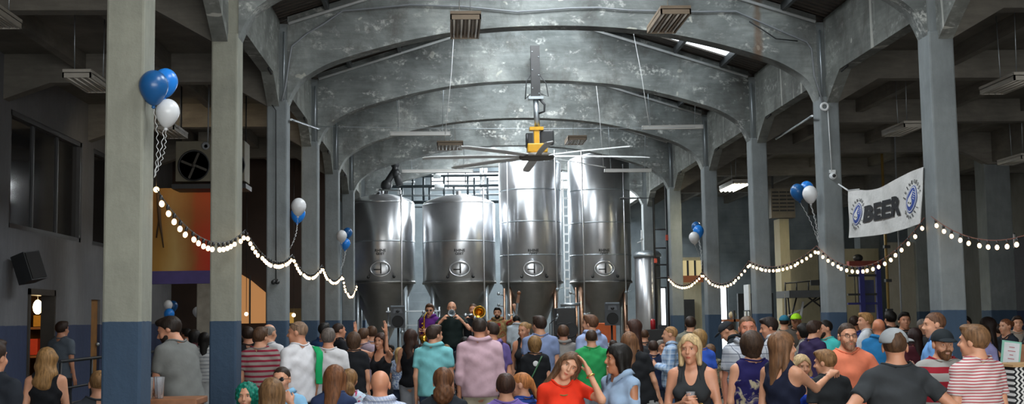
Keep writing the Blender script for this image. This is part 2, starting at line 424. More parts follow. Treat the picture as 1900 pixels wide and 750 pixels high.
# room behind the left wall: a dim warm-lit passage with a bulb
struct(MB().box(-9.4, -9.2, 18, 30, 0, AC).box(-9.4, -7.0, 17.8, 18, 0, AC).box(-9.4, -7.0, 30, 30.2, 0, AC).box(-9.4, -7, 18, 30, -.1, .5).box(-9.4, -7, 18, 30, AC-.1, AC).build('wall_back_room', flat('ochre back room wall', '6e4c22', .8)))
dr = MB().box(HALL_L-.2, HALL_L+.03, 20.55, 20.62, .5, 2.48).box(HALL_L-.2, HALL_L+.03, 21.83, 21.9, .5, 2.48).box(HALL_L-.2, HALL_L+.03, 20.55, 21.9, 2.38, 2.48)
struct(dr.build('door_1', flat('dark door frame', '3b3630', .6)))
door2 = struct(MB().box(HALL_L-.1, HALL_L-.05, 24.15, 24.75, .5, 2.36).build('door_2', flat('brown timber door', '8a6030', .5, 0, .2)))
MB().ball((HALL_L-.02, 24.68, 1.5), .04).build('door_handle', M_GALV, door2)
_pb = PX(70, 570, -8.0)
pb = empty('pendant_bulb', (_pb.x, _pb.y, _pb.z+.78), 'bright bare bulb seen through the narrow open doorway of the left wall', 'lamp')
MB().ball((0, 0, -.78), (.09, .09, .14)).build('bulb', emis('strong bulb', 'ffe0a0', 25), pb)
MB().tube([(0, 0, -.65), (0, 0, AC-.12-_pb.z-.78)], .008, 6).build('cord', M_BCABLE, pb)
l = bpy.data.lights.new('bulb_light', 'POINT'); l.energy = 45; l.color = (1, .72, .36); l.shadow_soft_size = .1
o = bpy.data.objects.new('bulb_light', l); COL.objects.link(o); o.location = (_pb.x+.1, _pb.y-.1, _pb.z-.2)
sh = empty('bottle_shelf', (-8.75, PX(73, 620, -8.75).y, .5), 'narrow shelf with red and amber goods beyond the open doorway', 'shelf')
MB().box(-.3, .3, -.2, .2, 0, .05).box(-.3, .3, -.2, .2, .7, .75).box(-.3, .3, -.2, .2, 1.3, 1.35).box(-.3, -.25, -.2, .2, 0, 1.4).box(.25, .3, -.2, .2, 0, 1.4).build('rack', M_WOOD, sh)
MB().box(-.2, 0, -.1, .1, .76, 1.1).build('red_goods', flat('red tin', 'c8402a'), sh); MB().box(.05, .2, -.1, .1, .76, 1.0).build('red_goods', flat('red tin', 'c8402a'), sh)
MB().box(-.2, .15, -.1, .1, .06, .3).build('amber_goods', flat('amber tin', 'd39a3a', .5), sh); MB().box(-.1, .1, -.1, .1, 1.36, 1.6).build('amber_goods', flat('amber tin', 'd39a3a', .5), sh)
# raised walk with handrail along the left wall
struct(MB().box(HALL_L, HALL_L+1.2, 18.5, 26.5, 0, .5).build('floor_raised_walk', M_FLOOR))
hr = empty('handrail', (HALL_L+1.15, 18.5, .5), 'black steel handrail along the raised walk by the left wall', 'railing')
MB().tube([(0, 0, .85), (0, 8, .85)], .025).tube([(0, 0, .45), (0, 8, .45)], .018).build('rail', M_BLACK, hr)
for i in range(6): MB().tube([(0, .05+i*1.58, 0), (0, .05+i*1.58, .87)], .022).build('post', M_BLACK, hr)
sp = empty('wall_speaker', (HALL_L+.05, 19.75, 3.0), 'small black loudspeaker tilted down on the left wall', 'speaker')
Mt = Matrix.Rotation(R(-18), 4, 'Y') @ Matrix.Rotation(R(-25), 4, 'Z')
MB().box(.05, .32, -.17, .17, -.52, -.06, Mt, bev=0).build('cabinet', M_BLACK, sp)
MB().box(.32, .335, -.15, .15, -.5, -.08, Mt).build('grille', flat('black speaker mesh', '1a1a1b', .8), sp)
MB().tube([(0, 0, -.2), (.12, 0, -.22)], .02).build('bracket', M_BLACK, sp)
# window glass at the tank end and in the back wall
MG = emis('daylight outside far glass', 'eef8ff', 2.2)
for x0, x1, z0, z1 in ((-.6, 1.85, 6.35, 7.02), (3.2, 4.9, 6.35, 7.02), (7.15, 7.6, .2, 2.9), (8.95, 9.75, .3, 2.9), (16.2, 16.9, 3.3, 3.9)):
    f = MB(); t = .05
    f.box(x0, x0+t, YE-.16, YE-.06, z0, z1).box(x1-t, x1, YE-.16, YE-.06, z0, z1).box(x0, x1, YE-.16, YE-.06, z0, z0+t).box(x0, x1, YE-.16, YE-.06, z1-t, z1)
    nb = max(1, round((x1-x0)/.62))
    for i in range(1, nb): f.box(x0+(x1-x0)*i/nb-.02, x0+(x1-x0)*i/nb+.02, YE-.15, YE-.07, z0, z1)
    f.box(x0, x1, YE-.15, YE-.07, (z0+z1)/2-.02+.0, (z0+z1)/2+.02)
    wf = struct(f.build('window_%d' % n_, M_FRAME)); n_ += 1
    MB().box(x0, x1, YE-.1, YE-.08, z0, z1).build('pane', MG, wf)

# ---------------------------------------------------------------- text as mesh
def text2d(s, size=1.0, offset=0.0, shear=0.0):
    c = bpy.data.curves.new('t', 'FONT'); c.body = s; c.size = size; c.offset = offset; c.shear = shear
    c.align_x = 'CENTER'; c.align_y = 'CENTER'; c.resolution_u = 3
    o = bpy.data.objects.new('t', c); COL.objects.link(o)
    dg = bpy.context.evaluated_depsgraph_get(); me = bpy.data.meshes.new_from_object(o.evaluated_get(dg))
    vs = [(v_.co.x, v_.co.y) for v_ in me.vertices]; fs = [list(p.vertices) for p in me.polygons]
    bpy.data.objects.remove(o); bpy.data.curves.remove(c); bpy.data.meshes.remove(me)
    return vs, fs

# ---------------------------------------------------------------- brewing tanks
TY = 35.0
M_COPREFL = flat('coppery reflected leg steel', 'b08d78', .3, 1, .1)  # steel whose coppery reflection is put into the base colour
def tank(cx, r, zb, zt, dome, label, seams, ncode, cy=TY):
    t = empty('fermenter_tank', (cx, cy, 0), label, 'tank', 'conical beer tanks behind the stage')
    MB().lathe([(r, zb), (r, zt)], n=64).build('shell', M_STEEL, t)
    d = MB().lathe([(r, zt), (r-.015, zt+.035), (r*.95, zt+.075), (r*.8, zt+dome*.48), (r*.6, zt+dome*.72), (r*.4, zt+dome*.88), (.14, zt+dome*.98), (.07, zt+dome), (.07, zt+dome+.1), (.0, zt+dome+.1)], n=64)
    d.build('dome', M_STEEL, t)
    MB().lathe([(r-.03, zb), (r-.04, zb-.05), (r*.2, zb-1.62), (.10, zb-1.7), (.10, zb-1.85), (0, zb-1.85)], n=48).build('cone', M_STEELD, t)
    MB().lathe([(r+.012, zb-.03), (r+.02, zb), (r+.012, zb+.03)], n=64).build('skirt_rim', M_STEELD, t)
    for z_ in seams: MB().lathe([(r+.001, z_-.018), (r+.006, z_), (r+.001, z_+.018)], n=64).build('weld_band', M_GALV, t)
    for i, a in enumerate((35, 145, 215, 325)):
        x, y = (r-.12)*math.cos(R(a)), (r-.12)*math.sin(R(a))
        lg = MB().tube([(x, y, 0.02), (x, y, zb+.05)], .065, 12).build('leg', M_COPREFL if i > 1 and cx > 2 else M_GALV, t)
        MB().lathe([(.13, 0), (.13, .03), (.07, .05)], (x, y, 0), 16).build('foot_plate', M_GALV, lg)
    # oval manway on the front with ring, lid and yoke handle
    mz = zb+.36; yf = -r
    ring = MB(); pts = []
    for i in range(33):
        q = 2*PI*i/32; x = .27*math.cos(q); pts.append((x, -math.sqrt(r*r-x*x)-.03, mz+.20*math.sin(q)))
    ring.tube(pts, .022, 8, cap=False); mr = ring.build('manway_ring', M_STEEL, t)
    MB().ball((0, yf+.03, mz), (.245, .05, .18), 24, 12).build('manway_lid', M_STEEL, mr)
    MB().tube([(-.17, yf-.09, mz-.02), (.02, yf-.10, mz-.02)], .016).tube([(.02, yf-.08, mz-.13), (.02, yf-.11, mz+.02), (.02, yf-.08, mz+.15)], .018).build('yoke_handle', M_BLACK, mr)
    MB().ball((-.33, yf+.02, mz-.22), .04).ball((.37, yf+.05, mz-.22), .04).build('sample_port', M_BLACK, t)
    # painted lettering, two short dark lines above the manway
    for ln, (s_, sz, zz) in enumerate(((ncode[0], .105, mz+.50), (ncode[1], .09, mz+.41))):
        vs, fs = text2d(s_, sz, .004)
        MB().add([(x, -math.sqrt(max(0, r*r-x*x))-.004, zz+y_) for x, y_ in vs], fs).build('lettering', M_BLACK, t)
    # service pipes in front of the shell
    return t
def tpipe(t, cx, pts, r=.022, mat=None, name='service_pipe'):
    return MB().tube([(x-cx, y-TY, z) for x, y, z in pts], r, 10).build(name, mat or M_STEEL, t)
TK = []
def tk_pipes(t, cx, specs):
    for px_, ztop, zbot, yy in specs:
        x = PY(px_, 480, yy).x
        tpipe(t, cx, [(x, yy, ztop), (x, yy, zbot)])
        v = MB().ball((x-cx, yy-TY-.02, zbot+.35), .05).tube([(x-cx, yy-TY-.02, zbot+.35), (x-cx+.14, yy-TY-.05, zbot+.4)], .014).build('valve', M_GALV, t)
t1 = tank(-1.86, .92, 2.92, 5.12, .30, 'leftmost short stainless steel tank, half behind the last left column', (4.05,), ('RHINE', 'GEIST'))
tk_pipes(t1, -1.86, [(745, 5.3, 1.2, 33.95)])
tpipe(t1, -1.86, [(-1.29, 33.95, 5.3), (-1.29, 34.1, 5.42), (-1.9, 34.6, 5.5), (-1.9, 35, 5.4)])
t2 = tank(.30, 1.02, 2.89, 5.08, .30, 'wide short stainless steel tank second from the left', (4.02,), ('RHINE', 'GEIST'))
tk_pipes(t2, .30, [(898, 5.45, 1.4, 33.9)])
t3 = tank(2.33, .88, 2.87, 6.22, .26, 'tall stainless steel tank right under the ceiling fan', (3.62, 4.55, 5.45), ('RHINE', 'GEIST'))
tk_pipes(t3, 2.33, [(943, 6.5, 1.6, 34.0), (1033, 6.5, 2.3, 34.0)])
t4 = tank(4.29, .87, 2.85, 6.28, .26, 'tall stainless steel tank furthest right of the four coned ones', (3.60, 4.5, 5.42), ('RHINE', 'GEIST'))
tk_pipes(t4, 4.29, [(1083, 6.6, 1.6, 34.0), (1160, 6.1, 2.2, 34.1)])
for t, cx in ((t3, 2.33), (t4, 4.29)):
    x = cx-.82
    MB().tube([(x-cx, -1.05, .1), (x-cx, -1.05, 2.7)], .035).build('hose_pipe', M_COPREFL, t)
    for z_ in (1.9, 2.2, 2.5): MB().tube([(x-cx-.02, -1.1, z_), (x-cx-.16, -1.14, z_+.05)], .016).ball((x-cx-.16, -1.14, z_+.05), .045).build('tap', M_GALV, t)
# slim bright tank and column shaft beside it
Yb = 33.6; xa_, xb_ = PY(1179, 540, Yb).x, PY(1226, 540, Yb).x; cxb = (xa_+xb_)/2; rb = (xb_-xa_)/2
zt_ = PY(1200, 478, Yb).z; zb_ = .9
bt = empty('bright_tank', (cxb, Yb, 0), 'slim upright stainless tank with a flat lid beside the right column row', 'tank')
MB().lathe([(rb, zb_), (rb, zt_)], n=48).build('shell', M_STEEL, bt)
MB().lathe([(rb+.03, zt_), (rb+.03, zt_+.08), (rb*.9, zt_+.16), (0, zt_+.2)], n=48).build('lid', M_GALV, bt)
MB().lathe([(rb, zb_), (.1, zb_-.3), (0, zb_-.3)], n=32).build('base_cone', M_STEELD, bt)
for a in (45, 135, 225, 315): MB().tube([((rb-.05)*math.cos(R(a)), (rb-.05)*math.sin(R(a)), .02), ((rb-.05)*math.cos(R(a)), (rb-.05)*math.sin(R(a)), zb_+.1)], .035).build('leg', M_GALV, bt)
MB().tube([(-rb*.4, 0, zt_+.15), (-rb*.4, 0, zt_+.75)], .02).tube([(-rb*.4, 0, zt_+.45), (-rb*.75, 0, zt_+.4)], .016).ball((-rb*.4, 0, zt_+.5), .04).build('vent_pipe', M_PIPE, bt)
# dark access frame right of it
fr = empty('access_frame', (cxb+.55, Yb-.5, 0), 'dark upright pipe frame with rungs in front of the slim tank', 'frame')
X0_ = PY(1213, 400, Yb-.5).x-cxb-.55; X1_ = PY(1236, 400, Yb-.5).x-cxb-.55
MB().tube([(X0_, 0, .02), (X0_, 0, 5.05), (X0_-.9, 0, 5.05)], .03).tube([(X1_, .0, .02), (X1_, 0, 5.9)], .03).build('post', M_BLACK, fr)
for i, z_ in enumerate((2.9, 3.25, 3.7, 4.2)): MB().tube([(X0_, 0, z_), (X1_, 0, z_)], .02).build('rung', M_BLACK, fr)
MB().box(X0_-.03, X0_+.05, -.06, -.03, 3.3, 3.42).box(X1_-.04, X1_+.03, -.06, -.03, 3.9, 4.05).build('red_tag', flat('red tag', 'b8452f', .5), fr)

# ---------------------------------------------------------------- pipework behind the tanks
pw = empty('overhead_pipework', (0, 37.8, 0), 'grid of dark and pale pipes above the two short tanks', 'pipework')
def hpipe(pa, pb, Y, r, mat, name='pipe'):
    a, b_ = PY(*pa, Y), PY(*pb, Y); return MB().tube([a-Vector((0, 37.8, 0)), b_-Vector((0, 37.8, 0))], r, 8).build(name, mat, pw)
for (pa, pb, r, mt) in [((693, 347), (925, 344), .045, M_DKPIPE), ((720, 328), (925, 325), .04, M_DKPIPE), ((700, 364), (925, 361), .03, M_GALV), ((735, 376), (925, 374), .05, M_DKPIPE), ((720, 339), (770, 338), .03, M_PIPE), ((660, 354), (689, 354), .03, M_PIPE), ((672, 334), (689, 336), .03, M_PIPE), ((700, 384), (800, 384), .03, M_DKPIPE), ((800, 352), (925, 349), .028, M_PIPE)]:
    hpipe(pa, pb, 37.8, r, mt)
for px_, ya, yb in ((746, 346, 396), (766, 330, 392), (786, 328, 372), (797, 346, 382), (824, 328, 372), (842, 346, 378), (868, 327, 362), (690, 334, 372), (880, 330, 370), (905, 330, 392)):
    hpipe((px_, ya), (px_, yb), 37.8, .035, M_DKPIPE, 'riser')
for px_ in (893, 901, 740, 707): hpipe((px_, 312), (px_, 396), 37.9, .05, M_PIPE, 'white_riser')
hpipe((804, 327), (818, 327), 37.75, .07, M_PIPE, 'label_band'); hpipe((806, 346), (824, 346), 37.75, .07, M_PIPE, 'label_band')
am = empty('elbow_duct', (0, 36.2, 0), 'black jointed pipe elbow rising from the leftmost tank', 'duct')
MB().tube([PY(690, 372, 36.2)-Vector((0, 36.2, 0)), (-1.95, -1.0, 5.45), (-1.9, -1.15, 5.38)], .05).build('foot_pipe', M_BLACK, am)
o36 = Vector((0, 36.2, 0)); q = lambda a, b_: PY(a, b_, 36.2)-o36
MB().tube([q(688, 372), q(714, 366), q(716, 342), q(733, 316), q(733, 302)], .1, 10).build('elbow', M_BLACK, am)
MB().ball(q(717, 344), .17).ball(q(733, 305), .13).ball(q(734, 322), .14).build('joint', M_BLACK, am)
MB().tube([q(733, 316), q(742, 345)], .11, 10).build('branch', M_BLACK, am)
ct = empty('ladder_tray', (0, 38.5, 0), 'pale ladder shaped tray standing between the two tall tanks', 'cable tray')  # added ladder in place of the window panes glimpsed between the tanks
oo = Vector((0, 38.5, 0)); a0, a1 = PY(1045, 400, 38.5).x, PY(1054, 400, 38.5).x
MB().box(a0, a0+.03, -.05, .05, 0.02, 6.6).box(a1, a1+.03, -.05, .05, .02, 6.6).build('side_rail', M_PIPE, ct)
for i in range(16): MB().box(a0, a1, -.03, .03, 2.2+i*.28, 2.26+i*.28).build('rung', M_PIPE, ct)

# ---------------------------------------------------------------- ceiling fan
FZ, FY, FX = 4.93, 23.2, 1.68
fan = empty('ceiling_fan', (FX, FY, 0), 'giant white bladed ceiling fan on a yellow gearbox and black mast', 'fan')
MB().box(-.085, .085, -.06, .06, 6.03, 7.02).build('mast', M_BLACK, fan)
for z_ in (6.2, 6.55, 6.9): MB().ball((-.06, -.065, z_), .012).ball((.06, -.065, z_-.1), .012).build('bolt', M_GALV, fan)
MB().box(-.06, .06, .0, .485, 6.75, 6.9).build('mast_bracket', M_BLACK, fan)
MB().box(-.14, .14, -.1, .1, 5.99, 6.04).tube([(0, 0, 6.0), (.02, 0, 5.45)], .055, 10).build('drop_tube', M_GALV, fan)
MB().tube([(.06, -.05, 6.0), (.16, -.08, 5.88), (.15, -.08, 5.75), (.05, -.05, 5.72)], .022).tube([(-.1, 0, 6.1), (-.2, 0, 6.0), (-.17, 0, 6.35), (-.06, 0, 6.5)], .01).tube([(.1, 0, 6.1), (.24, 0, 6.05), (.2, 0, 6.3), (.06, 0, 6.5)], .01).build('cable_loop', M_BCABLE, fan)
g = MB().box(-.13, .13, -.1, .1, 5.4, 5.46).box(-.05, .05, -.08, .08, 5.0, 5.46).box(-.18, .2, -.16, .16, 4.97, 5.14, bev=.02).lathe([(.2, 4.9), (.2, 4.97)], n=20)
g.build('gearbox', M_YEL, fan)
MB().box(.07, .33, -.07, .08, 5.12, 5.40, bev=.03).build('control_box', M_DARK, fan)
MB().box(-.2, -.07, -.1, .1, 5.08, 5.34).tube([(-.18, -.1, 5.1), (-.18, -.1, 5.32)], .02).build('motor', M_BLACK, fan)
MB().lathe([(.32, FZ-.07), (.34, FZ-.03), (.30, FZ+.02), (0, FZ+.03)], n=28).build('hub', flat('dull grey hub', '6a6660', .5, .4), fan)
M_BLADE = flat('white fan blade', 'e9edef', .4, .1, .05)
for i in range(8):
    a = R(180+2+45*i)
    M_ = Matrix.Rotation(a, 4, 'Z')
    bl = MB(); vs = []
    for rr, wd, tw, dz in ((.28, .055, .25, 0), (1.0, .075, .22, .0), (2.0, .075, .18, -.02), (2.15, .05, .16, -.03)):
        for s_ in (-1, 1):
            for t_ in (-.008, .008): vs.append(M_ @ Vector((rr, s_*wd, FZ-.02+dz+s_*wd*tw+t_)))
    fs = []
    for j in range(3):
        o_ = 4*j; p = o_+4
        fs += [(o_, o_+2, p+2, p), (o_+1, p+1, p+3, o_+3), (o_, p, p+1, o_+1), (o_+2, o_+3, p+3, p+2)]
    fs += [(0, 1, 3, 2), (12, 14, 15, 13)]
    bl.add(vs, fs).build('blade', M_BLADE, fan)

# ---------------------------------------------------------------- lamps hanging from the roof
M_TUBE = flat('unlit fluorescent tube', 'd5d2ca', .3, 0, .04)
M_TUBELIT = emis('lit fluorescent tube', 'fff4cf', 22)
M_HOUS = flat('pale lamp housing', 'a8a49b', .5, 0, .08)
M_HOUSD = flat('brown tinted lamp reflector', '857563', .4, .2, .1)
def lamp(c, L, W, rz, label, group, lit=False, top=None, cat='lamp', name='tube_lamp', housing=None):
    t = empty(name, c, label, cat, group, rz)
    h = housing or M_HOUS
    MB().box(-W/2, W/2, -L/2, L/2, .04, .09 if W > .2 else .062).box(-W/2, -W/2+.02, -L/2, L/2, -.02, .05).box(W/2-.02, W/2, -L/2, L/2, -.02, .05).box(-W/2, W/2, -L/2, -L/2+.02, -.02, .05).box(-W/2, W/2, L/2-.02, L/2, -.02, .05).build('housing', h, t)
    n = max(2, int(W/.085)) if W > .2 else 2
    for i in range(n):
        x = -W/2+.05+(W-.1)*i/(n-1)
        MB().tube([(x, -L/2+.03, -.005-.03*lit), (x, L/2-.03, -.005-.03*lit)], .014 if not lit else .026, 8).build('tube', M_TUBELIT if lit else M_TUBE, t)
    if W > .2:
        for i in range(n-1):
            x = -W/2+.05+(W-.1)*(i+.5)/(n-1); MB().box(x-.012, x+.012, -L/2+.03, L/2-.03, -.01, .045).build('louvre', h, t)
    if top:
        for s_ in (-1, 1):
            MB().tube([(s_*W*.2, s_*L*.36, .08), (s_*W*.2, s_*L*.4, top-c[2])], .006, 6).build('suspension_wire', M_GALV, t)
    if lit:
        l = bpy.data.lights.new('lamp_light', 'AREA'); l.shape = 'RECTANGLE'; l.size = W; l.size_y = L; l.energy = 60; l.color = (1, .93, .75)
        o = bpy.data.objects.new('lamp_light', l); COL.objects.link(o); o.parent = t; o.location = (0, 0, -.03)
    return t
GN = 'lamps hanging in the hall'; M_WTUBE = flat('white lamp batten', 'd9dad8', .4, 0, .04)
c = PY(863, 52, 16.4); lamp((c.x, 16.4, c.z), 1.15, .40, 0, 'brown louvred lamp hanging left of centre under the nearest visible arch', GN, top=roofz(c.x)-.04, name='louvred_lamp', housing=M_HOUSD)
c = PY(1240, 42, 16.4); lamp((c.x, 16.4, c.z), 1.15, .40, 0, 'brown louvred lamp hanging right of centre, nearest the camera', GN, top=roofz(c.x)-.04, name='louvred_lamp', housing=M_HOUSD)
c = PY(835, 273, 29.6); lamp((c.x, 29.6, c.z), .9, .62, 0, 'small brown louvred lamp above the wide short tank', GN, top=roofz(c.x)-.04, name='louvred_lamp', housing=M_HOUSD)
c = PY(1068, 263, 29.6); lamp((c.x, 29.6, c.z), .9, .45, 0, 'small brown louvred lamp between the ceiling fan and the tallest right tank', GN, top=roofz(c.x)-.04, name='louvred_lamp', housing=M_HOUSD)
for (px_, py_, Y, L, rz, lb) in ((780, 250, 26, 1.28, 92, 'pale tube lamp hung crosswise left of the fan mast'), (1248, 238, 26, 1.3, 86, 'pale tube lamp hung crosswise near the right column row'),
                                 (1165, 318, 31, 1.2, 91, 'pale tube lamp hung low in front of the right tall tank'), (812, 319, 33, 1.9, 91, 'long pale tube lamp above the short tanks')):
    c = PY(px_, py_, Y); lamp((c.x, Y, c.z), L, .08, R(rz), lb, GN, top=roofz(c.x)-.02, housing=M_WTUBE)
GA = 'lamps of the dark aisles'
lamps_a = [(165, 156, 16.5, 'R', 'wide dull lamp under the left aisle ceiling, left of the nearest column'), (316, 247, 21.0, 'R', 'dull lamp above the fan unit in the left aisle'), (-20, 30, 14, 'R', 'dull lamp at the top left edge of the picture'),
           (1675, 243, 21.0, 'R', 'dull lamp in the right aisle above the white banner'), (1872, 160, 16.5, 'R', 'dull lamp high up near the right edge'), (1888, 299, 24.5, 'R', 'lower dull lamp far back near the right edge')]
for px_, py_, Y, k_, lb in lamps_a:
    c = PY(px_, py_, Y); lamp((c.x, Y, c.z), 1.1, .36, 0, lb, GA, top=AC-.01)
c = PY(1362, 346, 31); lamp((c.x, 31, c.z), 1.6, .42, 0, 'the one lit lamp, glowing yellow white in the right aisle', GA, lit=True, top=AC)

# ---------------------------------------------------------------- conduits on arches and columns
for k in (3, 4, 5, 6):
    y = YK(k)-.01; e = .14
    mb = MB().tube([(XL+.02, y, roofz(XL+.02)-e), (XC-.1, y, roofz(XC-.1)-e)], .027, 8).tube([(XR-.02, y, roofz(XR-.02)-e), (XC+.1, y, roofz(XC+.1)-e)], .027, 8)
    cd = mb.build('conduit', M_PIPE); tag(cd, 'straight pale conduit pair sloping along the top of the %s arch' % ORD[k], 'conduit', 'conduits along the arches')
    for side, x in (('left', XL-.05), ('right', XR+.05)):
        s_ = 1 if side == 'right' else -1
        cc = MB().tube([(x, y+.02, roofz(x)-.25), (x, y+.02, 5.3)], .016, 6).tube([(x+s_*.08, YK(k)+CDP*.0-.01, 6.4), (x+s_*.08, YK(k)-.01, 5.62)], .014, 6).build('conduit', M_GALV)
        tag(cc, 'thin grey conduit pair down the head of the %s column on the %s' % (ORD[k], side), 'conduit', 'conduits down the column heads')
        hk = MB().tube([(x+s_*.09, YK(k)-1.0, 5.95), (x+s_*.09, YK(k)-1.0, 5.58), (x+s_*.09, YK(k)-.72, 5.56)], .018, 6).build('conduit_bend', M_BLACK)
        tag(hk, 'dark hooked conduit on the %s beam before its %s column' % (side, ORD[k]), 'conduit', 'hooked conduits on the beams')
yy = YK(3)-.015
def arch_cable(pts, name, label, mat, r=.012):
    return tag(MB().tube([PY(a, b_, yy) for a, b_ in pts], r, 6).build(name, mat), label, 'cable')
arch_cable([(523, 188), (530, 160), (537, 110), (541, 86), (570, 62), (600, 45), (636, 20), (700, 15), (760, 9), (860, 12), (960, 22), (1060, 15), (1110, 14), (1165, 19), (1300, 22), (1365, 21), (1420, 45), (1497, 78), (1506, 90), (1511, 140), (1527, 190)], 'arch_cable', 'long grey cable draped across the nearest fully visible arch', M_CABLE, .014)
arch_cable([(1390, 40), (1415, 55), (1440, 72), (1480, 76)], 'arch_cable', 'short dark cable hanging loose at the right of the nearest visible arch', M_BCABLE, .01)
y3 = YK(3)-.02
cl = empty('cable_coil', (0, y3, 0), 'coiled white cable on the head of the third right column', 'cable')
pc = PY(1530, 198, y3); MB().tube([Vector((pc.x+.055*math.cos(a), 0, pc.z+.055*math.sin(a))) for a in [2*PI*i/20 for i in range(21)]], .02, 8, cap=False).build('coil', M_PIPE, cl)
MB().tube([PY(1536, 205, y3)-Vector((0, y3, 0)), PY(1543, 318, y3)-Vector((0, y3, 0))], .008, 6).build('cable', M_PIPE, cl)
cm = empty('dome_camera', (0, y3, 0), 'small white dome camera on the third right column', 'camera')
pc = PY(1545, 327, y3)-Vector((0, y3, 0)); MB().lathe([(.055, 0), (.055, .04), (.045, .06), (0, .06)], pc+Vector((0, -.03, 0)), 16, axis='y', M=None).ball(pc+Vector((0, -.02, 0)), .055).build('housing', M_PIPE, cm)
MB().ball(pc+Vector((0, -.07, 0)), .028).build('lens', M_BLACK, cm); MB().box(pc.x-.05, pc.x+.05, -.0, .03, pc.z+.05, pc.z+.1).build('bracket', M_PIPE, cm)
cm = empty('floodlight', (0, y3, 0), 'small black twin floodlight on the third left column', 'lamp')
pc = PY(512, 524, y3)-Vector((0, y3, 0)); MB().ball(pc+Vector((-.03, -.06, 0)), .035).ball(pc+Vector((.03, -.06, 0)), .035).box(pc.x-.03, pc.x+.03, -.03, .02, pc.z-.02, pc.z+.05).build('heads', M_BLACK, cm)
MB().tube([pc+Vector((0, 0, .05)), PY(512, 205, y3)-Vector((0, y3, 0)), PY(500, 188, y3)-Vector((0, y3, 0))], .009, 6).build('cable', M_BCABLE, cm)
# loose wires sagging across the hall
for i, (pa, Ya, pb, Yb_, sag, lb) in enumerate((((540, 222), 19.3, (593, 240), 23.6, .0, 'short pale rod bracing the third left column'), ((1440, 258), 24.5, (1507, 215), 19.2, .0, 'thin pale rod bracing the third right column'),
        ((572, 234), 23.6, (1290, 236), 23.6, .04, 'thin pale wire strung level across the hall'))):
    a, b_ = PY(*pa, Ya), PY(*pb, Yb_); pts = [a.lerp(b_, t_/12)-Vector((0, 0, sag*4*(t_/12)*(1-t_/12))) for t_ in range(13)]
    tag(MB().tube(pts, .018 if i < 2 else .005, 6).build('tie_rod' if i < 2 else 'wire', M_GALV), lb, 'rod' if i < 2 else 'wire')
for i, (pa, pb, Y, lb) in enumerate((((845, 70), (826, 250), 22.5, 'long thin pale cord hanging left of centre'), ((1170, 58), (1205, 235), 22.5, 'long thin pale cord slanting right of centre'), ((1102, 158), (1120, 312), 26.5, 'thin pale cord over the right tall tank'), ((733, 190), (742, 238), 24.5, 'short thin cord above the left crosswise lamp'))):
    a, b_ = PY(*pa, Y), PY(*pb, Y); a = Vector((a.x, a.y, roofz(a.x)+.01)); tag(MB().tube([a, a.lerp(b_, .5)+Vector((.02, 0, 0)), b_], .007, 6).build('hanging_cord', M_PIPE), lb, 'cord', 'cords hanging in the hall')

# ---------------------------------------------------------------- strings of bulbs
M_BULB = emis('glowing warm bulb', 'ffd199', 5.0, 'fff0d8')
bulb_me = None; M_RCORD = flat('red brown cord', '6b3a2e', .6)
def string(a, b_, low, n, label, group, dead=()):
    """bulbs on a cord from a to b_ passing near the low point"""
    global bulb_me
    a, b_, low = Vector(a), Vector(b_), Vector(low)
    t = empty('string_light', a, label, 'string light', group)
    L = (b_.y-a.y); s_ = min(.85, max(.15, (low.y-a.y)/L if abs(L) > .1 else .5))
    line = a.lerp(b_, s_).z; dz = (low.z-line)/(4*s_*(1-s_))
    def P(u): p = a.lerp(b_, u); return Vector((p.x, p.y, p.z+dz*4*u*(1-u)))-a
    MB().tube([P(i/30) for i in range(31)], .0055, 6).build('cord', M_RCORD if 'right' in label else M_DKPIPE, t)
    for i in range(n):
        p = P((i+.5)/n)
        if bulb_me is None:
            bo_ = MB().ball((0, 0, -.075), (.022, .022, .027), 10, 8).build('bulb', M_BULB); so_ = MB().lathe([(.014, -.045), (.017, -.02), (.012, 0)], n=8).build('socket', M_BLACK)
            bulb_me = (bo_.data, so_.data); bpy.data.objects.remove(bo_); bpy.data.objects.remove(so_)
        o = bpy.data.objects.new('bulb', bulb_me[0]); COL.objects.link(o); o.parent = t; o.location = p
        s2 = bpy.data.objects.new('socket', bulb_me[1]); COL.objects.link(s2); s2.parent = o
        o.rotation_euler = ((hash((i, n)) % 7-3)*.05, (i % 5-2)*.08, 0)
    return t
GS = 'strings of bulbs between the columns'
xl = XL+.05; xr = XR-.05
la = [(286, 350), (449, 424), (537, 470), (596, 491), (631, 506), (660, 524)]
ll = [(393, 453), (507, 488), (577, 513), (618, 523), (648, 549)]
Al = [PX(a, b_, xl) for a, b_ in la]
for i in range(len(la)): Al[i] = Vector((xl, YK(i+1)+CDP*.75, Al[i].z))
for i, (a, b_) in enumerate(ll):
    string(Al[i], Al[i+1], PX(a, b_-4, xl), (17, 19, 17, 17, 17)[i], 'left string of glowing bulbs sagging behind the %s left column' % ORD[i+1], GS)
ra = [(1718, 404), (1522, 455), (1394, 483), (1304, 504), (1242, 512)]
rl = [(1592, 499), (1437, 499), (1348, 529), (1270, 533)]
Ar = [PX(a, b_, xr) for a, b_ in ra]
for i in range(len(ra)): Ar[i] = Vector((xr, YK(i+2)+CDP*.75, Ar[i].z))
for i, (a, b_) in enumerate(rl):
    string(Ar[i], Ar[i+1], PX(a, b_-4, xr), (20, 19, 18, 18)[i], 'right string of glowing bulbs sagging behind the %s right column' % ORD[i+2], GS)
zz = PX(1855, 446, xr)
string(Ar[0]-Vector((0, CDP*.6, 0)), (xr, YK(1)+.3, Ar[0].z+.1), (xr, zz.y, zz.z), 18, 'string of glowing bulbs leaving the picture at the right edge', GS)

